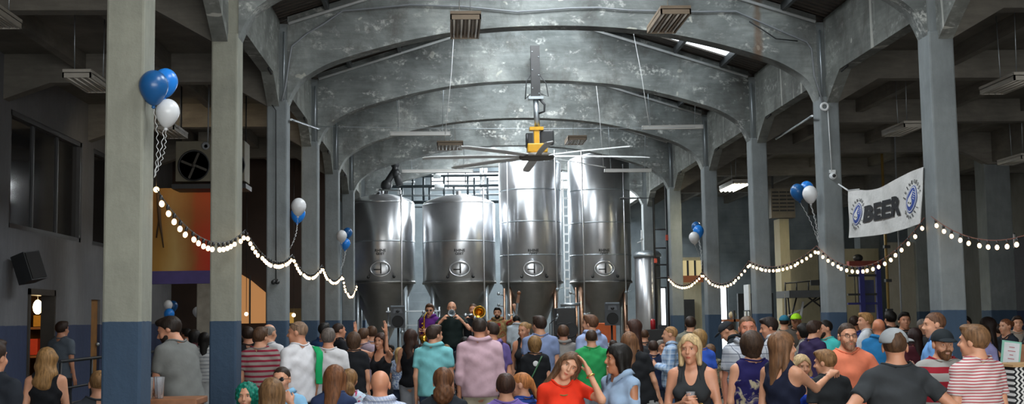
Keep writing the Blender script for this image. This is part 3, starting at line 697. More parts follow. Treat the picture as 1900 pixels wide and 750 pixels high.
# ---------------------------------------------------------------- balloons
def bal_mat(nm, c):
    m, nt, b = nmat(nm); b.inputs['Base Color'].default_value = s2l(c); b.inputs['Roughness'].default_value = .3
    b.inputs['Subsurface Weight'].default_value = .15; b.inputs['Subsurface Radius'].default_value = (.05, .05, .05); return m
M_BW, M_BD, M_BB = bal_mat('white balloon rubber', 'd9dcdf'), bal_mat('navy balloon rubber', '1e5a94'), bal_mat('blue balloon rubber', '2583e0')
def balloon(p, r, mat, tie, label, group, ribbon=.0):
    t = empty('balloon', p, label, 'balloon', group)
    prof = []
    for i in range(15):
        th = PI*i/14; rr = math.sin(th)*r; z_ = math.cos(th)*r*1.12
        if z_ < 0: rr *= 1-.22*(z_/(-r*1.12))**1.3; z_ *= 1.22
        prof.append((max(rr, .004), z_))
    prof += [(.012, -r*1.42), (.02, -r*1.5)]
    d = (Vector(tie)-Vector(p)).normalized(); q_ = Vector((0, 0, -1)).rotation_difference(Vector((d.x*.5, d.y*.5, -1)).normalized()).to_matrix().to_4x4()
    MB().lathe(prof, n=28, M=q_).build('skin', mat, t)
    k = q_ @ Vector((0, 0, -r*1.45)); MB().ball(k, .016).build('knot', mat, t)
    e = Vector(tie)-Vector(p); pts = []
    for i in range(61):
        u = i/60; v_ = k.lerp(e, u); w_ = .008*math.sin(u*PI)**.5 if 0 < u < 1 else 0
        pts.append(v_+Vector((math.sin(i*.9)*w_+.03*math.sin(u*PI), math.cos(i*.9)*w_, 0)))
    MB().tube(pts, .003, 4).build('ribbon', M_PIPE if mat is M_BW else M_BLADE, t)
    return t
def cluster(items, ppm, tie, where):
    tp = PD(*tie, ppm)
    for (px_, py_, rpx, mt, dz, cw) in items:
        p = PD(px_, py_, ppm-dz); balloon(p, rpx/ppm, mt, tp, '%s balloon %s' % (cw, where), 'balloons tied to the columns')
cluster([(285, 160, 26, M_BD, -6, 'dark blue'), (307, 152, 23, M_BB, 3, 'brighter blue'), (311, 208, 21.5, M_BW, -4, 'white')], 221, (286, 330), 'of the bunch on the nearest left column')
cluster([(554, 383, 13.5, M_BW, -4, 'white'), (553, 397, 14, M_BB, 3, 'blue')], 121, (538, 462), 'of the pair at the third left column')
cluster([(634, 438, 9.5, M_BW, -2, 'white'), (645, 432, 9, M_BD, 2, 'dark blue'), (641, 452, 9, M_BB, 0, 'light blue')], 82, (632, 502), 'of the small bunch at the fifth left column')
cluster([(1292, 421, 9, M_BD, 2, 'dark blue'), (1296, 429, 10, M_BB, 0, 'light blue'), (1288, 441, 9.5, M_BW, -2, 'white')], 82, (1302, 500), 'of the small bunch at the fifth right column')
cluster([(1480, 356, 13.5, M_BD, 0, 'dark blue'), (1497, 350, 13, M_BB, 3, 'brighter blue'), (1503, 360, 13.5, M_BW, -4, 'white')], 121, (1518, 450), 'of the bunch at the third right column')
cluster([(312, 566, 8, M_BW, -1, 'white'), (321, 568, 9, M_BD, 1, 'dark blue'), (314, 583, 9.5, M_BB, -2, 'sky blue')], 85, (320, 612), 'of the low bunch on the bare pillar in the left aisle')
cluster([(377, 567, 8, M_BD, 1, 'upper navy'), (366, 579, 8.5, M_BW, -1, 'white'), (376, 584, 8, M_BD, 0, 'lower navy')], 82, (382, 612), 'of the low bunch beside the second left column')

# ---------------------------------------------------------------- banner
bA, bB = PX(1573.5, 353.5, 5.86), PX(1713, 310, 5.86); bC, bD = PX(1710.5, 415, 5.86), PX(1573.3, 441.5, 5.86)
bO = Vector((5.86, (bA.y+bB.y)/2, 0))
def bpt(u, v_, off=0):
    top = bA.lerp(bB, u); top.z -= .10*math.sin(PI*min(1, u*1.15))**1.5*(1 if u < .87 else .3); bot = bD.lerp(bC, u); bot.z -= .04*math.sin(PI*u)
    p = top.lerp(bot, v_); x = .014*math.sin(u*9+v_*2.5)+.007*math.sin(u*17-v_*6)+.018*math.exp(-((u-.22-.35*v_)/.06)**2)
    return Vector((p.x+x-off, p.y, p.z))-bO
bn = empty('banner', bO, 'white cloth banner reading BEER between two blue logos on the right', 'banner')
NU, NV = 48, 20; gv = [bpt(i/NU, j/NV) for j in range(NV+1) for i in range(NU+1)]; gb = [bpt(i/NU, j/NV, -.008) for j in range(NV+1) for i in range(NU+1)]
fs = [(j*(NU+1)+i, j*(NU+1)+i+1, (j+1)*(NU+1)+i+1, (j+1)*(NU+1)+i) for j in range(NV) for i in range(NU)]
m_ = MB(); m_.add(gv, fs, True); m_.add(gb, [f[::-1] for f in fs], True)
M_CLOTHW, nt, b = nmat('white banner cloth'); v = texco(nt)
nt.links.new(ramp(nt, noise(nt, v, 3, 3), [(.3, s2l('bfc0be')), (.7, s2l('d6d6d4'))]), b.inputs['Base Color']); b.inputs['Roughness'].default_value = .85
bump(nt, b, noise(nt, v, 14, 3), .5, .02)
m_.build('cloth', M_CLOTHW, bn)
M_INK = flat('black print', '1b1d20', .8, 0, .1, 4, 0); M_BLUE = flat('blue print', '2a4590', .8, 0, .1, 4, 0); M_WHT = flat('white print', 'd0d0cf', .8, 0, .03, 4, 0)
def on_banner(mb, pts, fs, off): mb.add([bpt(u, v_, off) for u, v_ in pts], fs)
BWd, BH = (bB.y-bA.y), (bA.z-bD.z)
LEN = abs(BWd)
def uvp(px, py):
    p = PX(px, py, 5.86); u = (p.y-bA.y)/(bB.y-bA.y); t_, b2 = bpt(u, 0), bpt(u, 1); return u, (t_.z-p.z)/(t_.z-b2.z)
def px_shape(name, mat, cx_, cy_, pts, fs, off, par=bn):
    """a printed shape given around its middle in the size it has on the cloth"""
    bm = bmesh.new(); vv = [bm.verts.new((x, y_, 0)) for x, y_ in pts]
    for f in fs:
        try: bm.faces.new([vv[i] for i in f])
        except ValueError: pass
    bmesh.ops.triangulate(bm, faces=bm.faces[:]); bmesh.ops.subdivide_edges(bm, edges=bm.edges[:], cuts=2, use_grid_fill=True); bm.verts.index_update()
    mb = MB(); mb.add([bpt(*uvp(cx_+v_.co.x, cy_+v_.co.y), off*.6) for v_ in bm.verts], [[v_.index for v_ in f.verts] for f in bm.faces], True); bm.free()
    return mb.build(name, mat, par)
def glyph(ch, cx_, cy_, w_, h_, slope, off, ang=0, bold=.03):
    vs, fs = text2d(ch, 1.0, bold); xs = [v_[0] for v_ in vs]; ys = [v_[1] for v_ in vs]
    mx, my = (max(xs)+min(xs))/2, (max(ys)+min(ys))/2; sx, sy = w_/max(.3, max(xs)-min(xs)), h_/(max(ys)-min(ys)); ca, sa = math.cos(ang), math.sin(ang); out = []
    for x, y_ in vs:
        X, Y = (x-mx)*sx, (y_-my)*sy; X, Y = X*ca-Y*sa, X*sa+Y*ca; out.append((X, -Y-X*slope))
    return px_shape('letter', M_INK, cx_, cy_, out, fs, off)
for ch, cx_, cy_, w_, h_ in (('B', 1616, 395.5, 19, 31), ('E', 1633, 391.5, 14, 32.5), ('E', 1648.5, 387.5, 15, 34.5), ('R', 1665.5, 381.5, 18, 37)):
    glyph(ch, cx_, cy_, w_, h_, .26, .022, bold=.055)
def egg(a, b_, n=28):
    out = []
    for i in range(n):
        q_ = 2*PI*i/n; x = a*math.cos(q_); y_ = b_*math.sin(q_)
        if y_ > 0: x *= 1-.30*(y_/b_)
        out.append((x+y_*.04, -y_))
    return out
for cx_, cy_, sc in ((1593, 397, .80), (1695.5, 369, 1.0)):
    F_ = [(i, (i+1) % 28, 28) for i in range(28)]
    for (a, b_, mt, off, nm) in ((11, 25.5, M_BLUE, .012, 'logo_outline'), (9.9, 23.8, M_WHT, .015, 'logo_ring'), (8.8, 21.6, M_BLUE, .018, 'logo_field')):
        px_shape(nm, mt, cx_, cy_, [(x*sc, y_*sc) for x, y_ in egg(a, b_)]+[(0, 0)], F_, off)
    px_shape('logo_flame', M_WHT, cx_, cy_, [(x*sc, y_*sc) for x, y_ in ((-7, 8), (-6.5, 0), (-3, -8), (1.5, -19), (.5, -9), (-.5, -3), (2, 3), (2.5, 9), (-.5, 14), (-4, 13))], [list(range(10))], .021)
    for dx, dy in ((-4, 6.5), (.3, 7.5)): px_shape('logo_eye', M_INK, cx_, cy_, [(sc*(dx+1.3*math.cos(q_)), sc*(dy+2*math.sin(q_))) for q_ in [2*PI*i/10 for i in range(10)]], [list(range(10))], .024)
    for j in range(4): px_shape('logo_line', M_WHT, cx_, cy_, [(x*sc, (y_+j*4)*sc) for x, y_ in ((2, -15), (6.5, -13), (7, -12), (2, -13.7))], [(0, 1, 2, 3)], .021)
    for word_, a0, a1, up in (('RHINEGEIST', 172, 20, 1), ('BREWERY', 222, 330, -1)):
        for i, ch in enumerate(word_):
            an = R(a0+(a1-a0)*i/(len(word_)-1)); x, y_ = 14.5*math.cos(an), 33*math.sin(an)
            glyph(ch, cx_+x*sc, cy_-y_*sc-x*sc*.2, 2.7*sc, 6.4*sc, .2, .013, (an-PI/2 if up > 0 else an+PI/2)*.55, .03)
a_ = PX(1556, 342, 5.86)-bO
MB().tube([bpt(0, 0), a_], .012, 6).tube([bpt(0, 0)+Vector((0, 0, .0)), bpt(.15, -.02)], .006).build('rope', M_PIPE, bn)
# ================================================================ PEOPLE: shapes as smooth distance fields, meshed with surface nets
f32 = np.float32
def V3(*a): return np.array(a, dtype=np.float64)
def smin(a, b, k):
    h = np.clip(.5+.5*(b-a)/k, 0, 1); return b+(a-b)*h-k*h*(1-h)
def smax(a, b, k): return -smin(-a, -b, k)
def ell(p, c, r):
    x, y, z = (p[0]-c[0])/r[0], (p[1]-c[1])/r[1], (p[2]-c[2])/r[2]
    k0 = np.sqrt(x*x+y*y+z*z)+1e-6; return (k0-1)*min(r)*(.5+.5*k0/(k0+.0))if False else (k0-1)*k0/np.sqrt((x/r[0])**2+(y/r[1])**2+(z/r[2])**2+1e-9)
def rc(p, a, b, ra, rb, sy=1.0):
    ax, ay, az = a; bx, by, bz = b[0]-ax, (b[1]-ay)/sy, b[2]-az
    x, y, z = p[0]-ax, (p[1]-ay)/sy, p[2]-az
    L = bx*bx+by*by+bz*bz+1e-9; h = np.clip((x*bx+y*by+z*bz)/L, 0, 1)
    return np.sqrt((x-h*bx)**2+(y-h*by)**2+(z-h*bz)**2)-(ra+(rb-ra)*h)
_CORN = np.array([(i, j, k) for i in (0, 1) for j in (0, 1) for k in (0, 1)])
_EDG = [(a, b) for a in range(8) for b in range(a+1, 8) if np.abs(_CORN[a]-_CORN[b]).sum() == 1]
def nets(fn, lo, hi, h):
    lo = np.array(lo, float); n = np.maximum(4, np.ceil((np.array(hi)-lo)/h).astype(int)+1)
    ax = [(lo[i]+h*np.arange(n[i])).astype(f32) for i in range(3)]
    v = fn([ax[0][:, None, None], ax[1][None, :, None], ax[2][None, None, :]]); v = np.broadcast_to(v, n).astype(f32)
    s = v < 0; c = np.zeros(n-1, np.int8)
    for i, j, k in _CORN: c += s[i:n[0]-1+i, j:n[1]-1+j, k:n[2]-1+k]
    act = np.argwhere((c > 0) & (c < 8))
    if len(act) == 0: return np.zeros((0, 3)), np.zeros((0, 4), int)
    vals = np.stack([v[act[:, 0]+i, act[:, 1]+j, act[:, 2]+k] for i, j, k in _CORN], 1)
    acc = np.zeros((len(act), 3)); cnt = np.zeros(len(act))
    for a, b in _EDG:
        va, vb = vals[:, a], vals[:, b]; m = (va < 0) != (vb < 0)
        t = np.where(m, va/np.where(m, va-vb, 1), 0)
        p = _CORN[a]+t[:, None]*(_CORN[b]-_CORN[a]); acc += p*m[:, None]; cnt += m
    V = (act+acc/cnt[:, None])*h+lo
    idx = -np.ones(n-1, int); idx[act[:, 0], act[:, 1], act[:, 2]] = np.arange(len(act))
    F = []
    for d in range(3):
        u, w_ = (d+1) % 3, (d+2) % 3
        sl = [slice(None)]*3; sl2 = [slice(None)]*3
        sl[d] = slice(0, n[d]-1); sl2[d] = slice(1, n[d])
        cr = np.argwhere(s[tuple(sl)] != s[tuple(sl2)])
        cr = cr[(cr[:, u] > 0) & (cr[:, u] < n[u]-1) & (cr[:, w_] > 0) & (cr[:, w_] < n[w_]-1)]
        if not len(cr): continue
        flip = s[cr[:, 0], cr[:, 1], cr[:, 2]]
        q = []
        for du, dw in ((-1, -1), (0, -1), (0, 0), (-1, 0)):
            e = cr.copy(); e[:, u] += du; e[:, w_] += dw; q.append(idx[e[:, 0], e[:, 1], e[:, 2]])
        q = np.stack(q, 1); q[~flip] = q[~flip][:, ::-1]; F.append(q)
    return V, np.concatenate(F) if F else np.zeros((0, 4), int)
def rot(ax, a):
    a = R(a); c, s = math.cos(a), math.sin(a)
    return {'x': np.array([[1, 0, 0], [0, c, -s], [0, s, c]]), 'y': np.array([[c, 0, s], [0, 1, 0], [-s, 0, c]]), 'z': np.array([[c, -s, 0], [s, c, 0], [0, 0, 1]])}[ax]
def inv(p, M, o):
    x, y, z = p[0]-o[0], p[1]-o[1], p[2]-o[2]      # M^T (p - o)
    return [M[0, 0]*x+M[1, 0]*y+M[2, 0]*z, M[0, 1]*x+M[1, 1]*y+M[2, 1]*z, M[0, 2]*x+M[1, 2]*y+M[2, 2]*z]
def nrm(v): v = np.array(v, float); return v/np.linalg.norm(v)

SKINS = {}
def skin_mat(c):
    if c not in SKINS:
        m, nt, b = nmat('skin '+c); v = texco(nt); cc = s2l(c)
        nt.links.new(ramp(nt, noise(nt, v, 9, 3), [(.3, tuple(x*.88 for x in cc[:3])), (.7, tuple(min(1, x*y) for x, y in zip(cc[:3], (1.1, 1.04, 1.02))))]), b.inputs['Base Color'])
        b.inputs['Roughness'].default_value = .5; b.inputs['Subsurface Weight'].default_value = .12; b.inputs['Subsurface Radius'].default_value = (.02, .008, .004)
        SKINS[c] = (m, flat('lips '+c, tuple(x*y for x, y in zip([int(c[i:i+2], 16)/255 for i in (0, 2, 4)], (.88, .62, .62))), .4, 0, .05, 9, 0))
    return SKINS[c]
HAIRS = {}
def hair_mat(c):
    if c not in HAIRS:
        m, nt, b = nmat('hair '+c); v = texco(nt, (1, 1, .12)); cc = s2l(c)
        nt.links.new(ramp(nt, noise(nt, v, 60, 3, .6), [(.3, tuple(x*.55 for x in cc[:3])), (.7, tuple(min(1, x*1.5) for x in cc[:3]))]), b.inputs['Base Color'])
        b.inputs['Roughness'].default_value = .55; b.inputs['Specular IOR Level'].default_value = .25
        bump(nt, b, noise(nt, v, 90, 3), .5, .008); HAIRS[c] = m
    return HAIRS[c]
CLO = {}
def cloth(spec):
    """'hex' plain, or ('stripe', c1, c2, period, share), ('plaid', base, line, line2, size), ('blotch', a, b, c, z)"""
    if spec in CLO: return CLO[spec]
    m, nt, b = nmat('cloth %d' % len(CLO)); v = texco(nt); x, y, z = sepxyz(nt, v)
    if isinstance(spec, str):
        c = s2l(spec); col = ramp(nt, noise(nt, v, 7, 3), [(.3, tuple(q*.86 for q in c[:3])), (.7, tuple(min(1, q*1.12) for q in c[:3]))])
    elif spec[0] == 'stripe':
        wv = mathn(nt, 'ADD', z, mathn(nt, 'MULTIPLY', mathn(nt, 'SUBTRACT', noise(nt, v, 3, 2), .5), .03))
        f = mathn(nt, 'LESS_THAN', mathn(nt, 'FRACT', mathn(nt, 'DIVIDE', wv, spec[3])), spec[4])
        col = mixc(nt, f, s2l(spec[1]), s2l(spec[2]))
    elif spec[0] == 'plaid':
        sz = spec[4]; c0 = s2l(spec[1])
        def ln(a, per, w_): return mathn(nt, 'LESS_THAN', mathn(nt, 'FRACT', mathn(nt, 'DIVIDE', a, per)), w_)
        xx = mathn(nt, 'ADD', x, mathn(nt, 'MULTIPLY', y, .8))
        f = mathn(nt, 'ADD', mathn(nt, 'MULTIPLY', ln(xx, sz, .3), .55), mathn(nt, 'MULTIPLY', ln(z, sz, .3), .45))
        col = mixc(nt, f, c0, s2l(spec[2]))
        f = mathn(nt, 'MAXIMUM', ln(mathn(nt, 'ADD', xx, sz*.55), sz, .1), ln(mathn(nt, 'ADD', z, sz*.55), sz, .1))
        col = mixc(nt, mathn(nt, 'MULTIPLY', f, .8), col, s2l(spec[3]))
    else:
        n1 = noise(nt, v, spec[4] if len(spec) > 4 else 9, 3, .6, 1.0)
        col = ramp(nt, n1, [(.44, s2l(spec[1])), (.50, s2l(spec[2])), (.60, s2l(spec[3]))])
        if len(spec) > 5:
            f = ramp(nt, z, [(spec[5]-.02, (0, 0, 0)), (spec[5]+.02, (1, 1, 1))]) if spec[5] <= .98 else mathn(nt, 'GREATER_THAN', z, spec[5])
            col = mixc(nt, f, col, s2l(spec[1]))
    nt.links.new(col, b.inputs['Base Color']); b.inputs['Roughness'].default_value = .85; b.inputs['Specular IOR Level'].default_value = .2
    wr = noise(nt, texco(nt, (1, 1, .8)), 4.5, 3, .5, .9); bump(nt, b, wr, .35, .03)
    CLO[spec] = m; return m
M_EYEW = flat('eye white', 'e4dcd6', .2, 0, .02, 4, 0); M_IRIS = flat('dark iris', '33261c', .2, 0, .05, 4, 0); M_TEETH = flat('teeth', 'e8e2d8', .3, 0, .02, 4, 0)

ARMS = {  # (upper arm, forearm, palm normal) with x pointing outward from the body
 'down': ((.13, -.06, -1), (.04, .22, -1), (-1, 0, 0)),
 'bent': ((.16, .05, -1), (-.45, .85, .28), (-.6, -.5, 0)),
 'low':  ((.10, .05, -1), (-.45, .75, -.45), (-.7, -.4, 0)),
 'cross': ((.24, .15, -1), (-.9, .5, .1), (0, -1, 0)),
 'akimbo': ((.75, -.25, -.75), (-.55, .45, -.65), (-1, 0, 0)),
 'wide': ((.45, .1, -.9), (.0, .45, -.9), (-1, 0, 0)),
 'clap': ((.25, .65, .25), (.02, .1, 1), (-1, 0, .0)),
 'head': ((.55, .62, -.35), (-.42, -.05, 1), (-.8, -.3, 0)),
 'face': ((.28, .55, -.72), (-.50, .05, .9), (-.3, -.9, 0)),
 'phone': ((.12, .35, -.9), (-.2, .6, .75), (-.3, -.9, 0)),
 'reach': ((.28, .85, -.40), (.0, .92, .40), (-.2, .2, -1)),
 'horn': ((.52, .58, -.62), (-.68, .12, .72), (-.7, -.2, 0)),
 'hornb': ((.45, .55, -.65), (-.60, .15, .78), (-.7, -.2, 0)),
 'neck': ((.65, .3, .1), (-.2, .25, 1), (-.3, -1, 0)),
 'pluck': ((.35, .15, -.95), (-.65, .65, -.25), (0, -1, 0)),
 'table': ((.12, .35, -.9), (-.35, .95, .05), (-.5, 0, -.6)),
}
class Person: pass
NP_ = [0]
def hairf(p, st, seed):
    """hair volume in head space"""
    cr = ell(p, (0, -.014, .032), (.083, .104, .094))
    if st in ('crop', 'short', 'fade', 'balding', 'cap'):
        g = {'crop': -.004, 'short': .004, 'fade': -.003, 'balding': -.005, 'cap': -.004}[st]
        d = cr-g
        zl = np.interp(np.broadcast_to(p[1], np.broadcast(p[0], p[1], p[2]).shape), [-.1, -.05, -.02, .012, .03, .055, .1], [-.075, -.055, -.03, -.012, .03, .058, .082])
        d = smax(d, zl-p[2]+0*p[0], .006)
        if st == 'balding': d = smax(d, -ell(p, (0, .02, .115), (.06, .09, .07)), .01)
        if st == 'short': d = smin(d, ell(p, (0, .045, .10), (.06, .05, .028)), .02)
        return d+.0025*np.sin(90*p[0]+seed)*np.sin(80*p[1])*np.cos(60*p[2])
    face = ell(p, (0, .12, -.022), (.061, .085, .110))
    if st == 'bob':
        d = smin(cr-.008, rc(p, (0, -.05, .0), (0, -.052, -.07), .082, .07, .8), .03)
        for s in (-1, 1): d = smin(d, rc(p, (s*.068, .01, .02), (s*.075, .025, -.115), .034, .022), .03)
        d = smax(d, -.135-p[2], .01); d = smax(d, -ell(p, (0, -.03, -.15), (.055, .075, .075)), .01)
    elif st == 'bobback':
        d = smin(cr-.014, rc(p, (0, -.055, .02), (0, -.045, -.06), .086, .066, .8), .03)
        for s in (-1, 1): d = smin(d, rc(p, (s*.065, -.0, .02), (s*.062, -.0, -.06), .034, .024), .03)
    elif st in ('long', 'longwave', 'longcurl'):
        L = {'long': -.30, 'longwave': -.30, 'longcurl': -.2}[st]
        wv = .012*np.sin(38*p[2]+seed) if st != 'long' else .004*np.sin(30*p[2]+seed)
        q = [p[0]+wv, p[1], p[2]]
        d = smin(cr-.01, rc(q, (0, -.055, .0), (0, -.095, L), .085, .055 if st != 'longcurl' else .10, .6), .03)
        for s in (-1, 1): d = smin(d, rc(q, (s*.07, .005, .02), (s*.088, -.03, L*.8), .032, .026), .03)
    elif st in ('pony', 'bun', 'updo'):
        d = smax(cr+.004, np.interp(np.broadcast_to(p[1], np.broadcast(*p).shape), [-.1, -.03, .03, .06, .1], [-.07, -.03, .02, .055, .08])-p[2]+0*p[0], .01)
        if st == 'pony': d = smin(d, rc(p, (0, -.1, .03), (0, -.15, -.13), .03, .022), .02)
        elif st == 'bun': d = smin(d, ell(p, (0, -.125, .04), (.045, .035, .045)), .015)
        else: d = smin(d, ell(p, (0, -.08, .06), (.07, .05, .06)), .03)
        return d+.002*np.sin(120*p[0]+seed)
    elif st == 'curly':
        d = ell(p, (0, -.03, .02), (.108, .115, .118))
        d = smin(d, ell(p, (0, -.07, -.06), (.10, .07, .09)), .04)
        d = d+.008*np.sin(75*p[0]+seed)*np.sin(82*p[1])*np.sin(70*p[2])+.004*np.sin(140*p[0])*np.sin(150*p[2])
    elif st == 'curlback':
        d = smin(cr-.006, ell(p, (0, -.10, -.09), (.085, .06, .09)), .03)
        m = np.clip((-p[2]-.0)/.1, 0, 1)
        d = d+m*.009*np.sin(95*p[0]+seed)*np.sin(90*p[1])*np.sin(80*p[2])
    d = smax(d, -face, .012)
    d = smax(d, -ell(p, (0, .05, .005), (.072, .052, .058)), .01) if st not in ('curly',) else d
    return d+.0018*np.sin(150*p[0]+seed)*np.cos(40*p[1])

def person(hx, ytop, ppm, face, label, hair=('short', '3a2a20'), top=('tee', '333333'), bottom=('jeans', '2c3648'), arms=('down', 'down'),
           sex='m', lean=0, side=0, look=(0, 0, 0), sit=False, skin='cf9a7c', acc=(), base=0., wt=1.0, group=None, zt=None, smile=False, twist=0):
    NP_[0] += 1; seed = NP_[0]*1.7
    fem = sex == 'f'
    lod = 1.0 if ppm > 190 else 1.5 if ppm > 140 else 2.1
    drop = .40 if sit else 0.; smk = 14.0 if smile else 3.0
    Tm = rot('z', twist) @ rot('x', -lean) @ rot('y', side)
    To = V3(0, 0, .95)
    def T(v): return Tm @ (V3(*v)-To)+To-V3(0, 0, drop)
    sw = .155 if fem else .175
    hipw = .088 if fem else .085
    nb = T((0, -.02, 1.46)); 
    Hm = Tm @ rot('z', look[0]) @ rot('x', -look[1]) @ rot('y', look[2])
    nk = T((0, -.015, 1.515)); Ho = nk + Hm @ V3(0, .022, .10)
    J = {}
    for s, pose in ((1, arms[0]), (-1, arms[1])):
        ua, fa, pn = ARMS[pose] if isinstance(pose, str) else pose[:3]
        sh = T((s*sw, -.01, 1.415)); fl = lambda v: Tm @ nrm((s*v[0], v[1], v[2]))
        el = sh+fl(ua)*.285; wr = el+fl(fa)*.245
        f = fl(fa); n_v = fl(pn); n_v = nrm(n_v-f*np.dot(n_v, f)); sd = np.cross(n_v, f)*(-s)
        # thumb side: away from the palm's little finger, towards the front / top
        if np.dot(sd, fl((0, .6, .8))) < 0 and pose in ('down', 'bent', 'low', 'wide', 'phone', 'table', 'head', 'clap', 'horn', 'face'): sd = -sd
        J[s] = dict(sh=sh, el=el, wr=wr, f=f, n=n_v, s=sd, curl={'down': .5, 'wide': .5, 'clap': .1, 'head': .25, 'reach': .3, 'akimbo': .5}.get(pose, .95) if isinstance(pose, str) else (pose[3] if len(pose) > 3 else .95))
    if sit:
        legs = {s: ((s*hipw, 0, .52), (s*.12, .42, .52), (s*.12, .40, .08), (s*.12, .55, .04)) for s in (1, -1)}
    else:
        legs = {s: ((s*hipw, 0, .91), (s*.095, .02, .49), (s*.10, -.02, .085), (s*.12, .13, .035)) for s in (1, -1)}
    bw = wt; ty = wt
    def torso(q, o=0.0):
        bx = .155 if fem else .168
        d = ell(q, (0, 0, 1.30), ((bx)*(.5+.5*bw)+o, .108*ty+o, .165+o))
        d = smin(d, ell(q, (0, .01*(wt-1)*8, 1.10), ((.122 if fem else .145)*bw+o, .100*ty+o, .17+o)), .06)
        d = smin(d, ell(q, (0, -.005, .955), ((.168 if fem else .160)*(.6+.4*bw)+o, .118*(.6+.4*ty)+o, .125+o)), .06)
        d = smin(d, rc(q, (-sw+.04, -.015, 1.412), (sw-.04, -.015, 1.412), .052+o, .052+o), .05)
        for s in (-1, 1):
            d = smin(d, rc(q, (s*.115, -.02, 1.435), (s*.02, -.02, 1.50), .034+o, .045+o), .04)
            if fem: d = smin(d, ell(q, (s*.068, .085, 1.275), (.062+o, .055+o, .065+o)), .03)
        return d
    def armf(p, s, o=0., upto=1.0):
        j = J[s]; k = .88 if fem else 1.0
        d = rc(p, j['sh'], j['el'], .052*k+o, .037*k+o)
        if upto >= 1: d = smin(d, rc(p, j['el'], j['wr'], .039*k+o, .024*k+o), .02)
        return d
    def headf(h):
        k = .88 if fem else 1.0
        d = ell(h, (0, -.012, .03), (.076, .097, .088))
        d = smin(d, ell(h, (0, .028, -.042), (.056*k, .066, .077)), .03)
        d = smin(d, ell(h, (0, .066, -.098), (.022*k, .02, .018)), .02)
        d = smin(d, rc(h, (-.034, .080, .030), (.034, .080, .030), .0075 if fem else .010, .0075 if fem else .010), .015)
        for s in (-1, 1):
            d = smax(d, -(np.sqrt((h[0]-s*.031)**2+(h[1]-.0945)**2+(h[2]-.009)**2)-.0175), .012)
            d = smin(d, ell(h, (s*.040, .066, -.028), (.020, .018, .02)), .02)
            d = smin(d, ell(h, (s*.077, -.008, -.004), (.010, .021, .032)), .006)
        d = smin(d, rc(h, (0, .086, .012), (0, .105 if fem else .109, -.021), .007, .010 if fem else .0125), .010)
        d = smin(d, ell(h, (0, .102, -.026), (.015 if fem else .018, .010, .009)), .008)
        hl = [h[0], h[1], h[2]-smk*h[0]**2]
        d = smin(d, ell(hl, (0, .087, -.0565), (.019 if fem else .022, .012, .0046)), .004)
        d = smin(d, ell(hl, (0, .085, -.0665), (.016 if fem else .019, .012, .0056)), .004)
        return d
    def bodyf(p):
        q = inv(p, Tm, To-V3(0, 0, drop)); q = [q[0]+To[0], q[1]+To[1], q[2]+To[2]]
        d = torso(q)
        for s in (1, -1):
            a, b_, c_, t_ = legs[s]
            lg = smin(rc(p, a, b_, .082, .054), smin(rc(p, b_, c_, .056, .038), rc(p, (c_[0], c_[1], .05), t_, .038, .028), .03), .03)
            d = smin(d, lg, .04); d = smin(d, armf(p, s), .03)
            j = J[s]; d = smin(d, handf(p, j), .012)
        h = inv(p, Hm, Ho)
        d = smin(d, rc(p, nb, Ho+Hm @ V3(0, -.02, -.04), .058*(.85 if fem else 1), .053*(.85 if fem else 1)), .03)
        return smin(d, headf(h), .022)
    def handf(p, j):
        w_, f, s_, n_v, cu = j['wr'], j['f'], j['s'], j['n'], j['curl']
        d = rc(p, w_, w_+f*.03, .024, .024)
        for i, (off, ln) in enumerate(((.030, .072), (.010, .082), (-.010, .076), (-.029, .060))):
            kb = w_+f*.088+s_*off; d = smin(d, rc(p, w_+f*.02+s_*off*.6, kb, .014, .0115), .012)
            c1, c2 = cu*.9, cu*2.0; m1 = kb+(f*math.cos(c1)+n_v*math.sin(c1))*ln*.52
            m2 = m1+(f*math.cos(c2)+n_v*math.sin(c2))*ln*.5
            d = smin(d, np.minimum(rc(p, kb, m1, .0095, .0085), rc(p, m1, m2, .0085, .007)), .003)
        t0 = w_+f*.022+s_*.028; t1 = t0+(f*.6+s_*.55+n_v*.35)*.045; t2 = t1+(f*.85+n_v*.4+s_*.05)*.035
        return smin(d, smin(rc(p, t0, t1, .014, .011), rc(p, t1, t2, .0105, .008), .004), .01)
    hs = (.0046 if ppm > 200 else .007)*lod; cs = .017*lod; hh = .0065*lod
    pts = np.array([T((s*.2, 0, z_)) for s in (-1, 1) for z_ in (.85, 1.5)]+[J[s][k] for s in (1, -1) for k in ('sh', 'el', 'wr')]+[q_ for s in (1, -1) for q_ in legs[s]]+[list(Ho)])
    lo, hi = pts.min(0)-.16, pts.max(0)+.16; lo[2] = -.01
    Vb, Fb = nets(bodyf, lo, hi, cs)
    mats = list(skin_mat(skin))
    boxes = []
    def hb_lo(): c = Ho-Hm @ V3(0, 0, .015); return c-.155, c+.15
    a, b_ = hb_lo(); boxes.append((a, b_, hs))
    for s in (1, -1):
        c = J[s]['wr']+J[s]['f']*.08
        if c[2] > .75-drop or lod < 2: boxes.append((c-.125, c+.125, hh))
    parts = [(Vb, Fb)]
    VV, FF = Vb, Fb
    for (a, b_, h_) in boxes:
        m = cs*1.2; ins = ((VV > a+m) & (VV < b_-m)).all(1); FF = FF[~ins[FF].all(1)]
        v_, f_ = nets(bodyf, a, b_, h_)
        FF = np.concatenate([FF, f_+len(VV)]); VV = np.concatenate([VV, v_])
    # mouth colour in head space
    hc = (VV-Ho) @ Hm; fc = hc[FF].mean(1)
    fz = fc[:, 2]-smk*fc[:, 0]**2; mi = (((fc[:, 0]/.0185)**2+((fz+.0612)/(.0085 if fem else .0055))**2 < 1) & (fc[:, 1] > .082)).astype(int)
    VV = list(map(tuple, VV)); FF = FF.tolist(); mi = mi.tolist(); sm = [True]*len(FF)
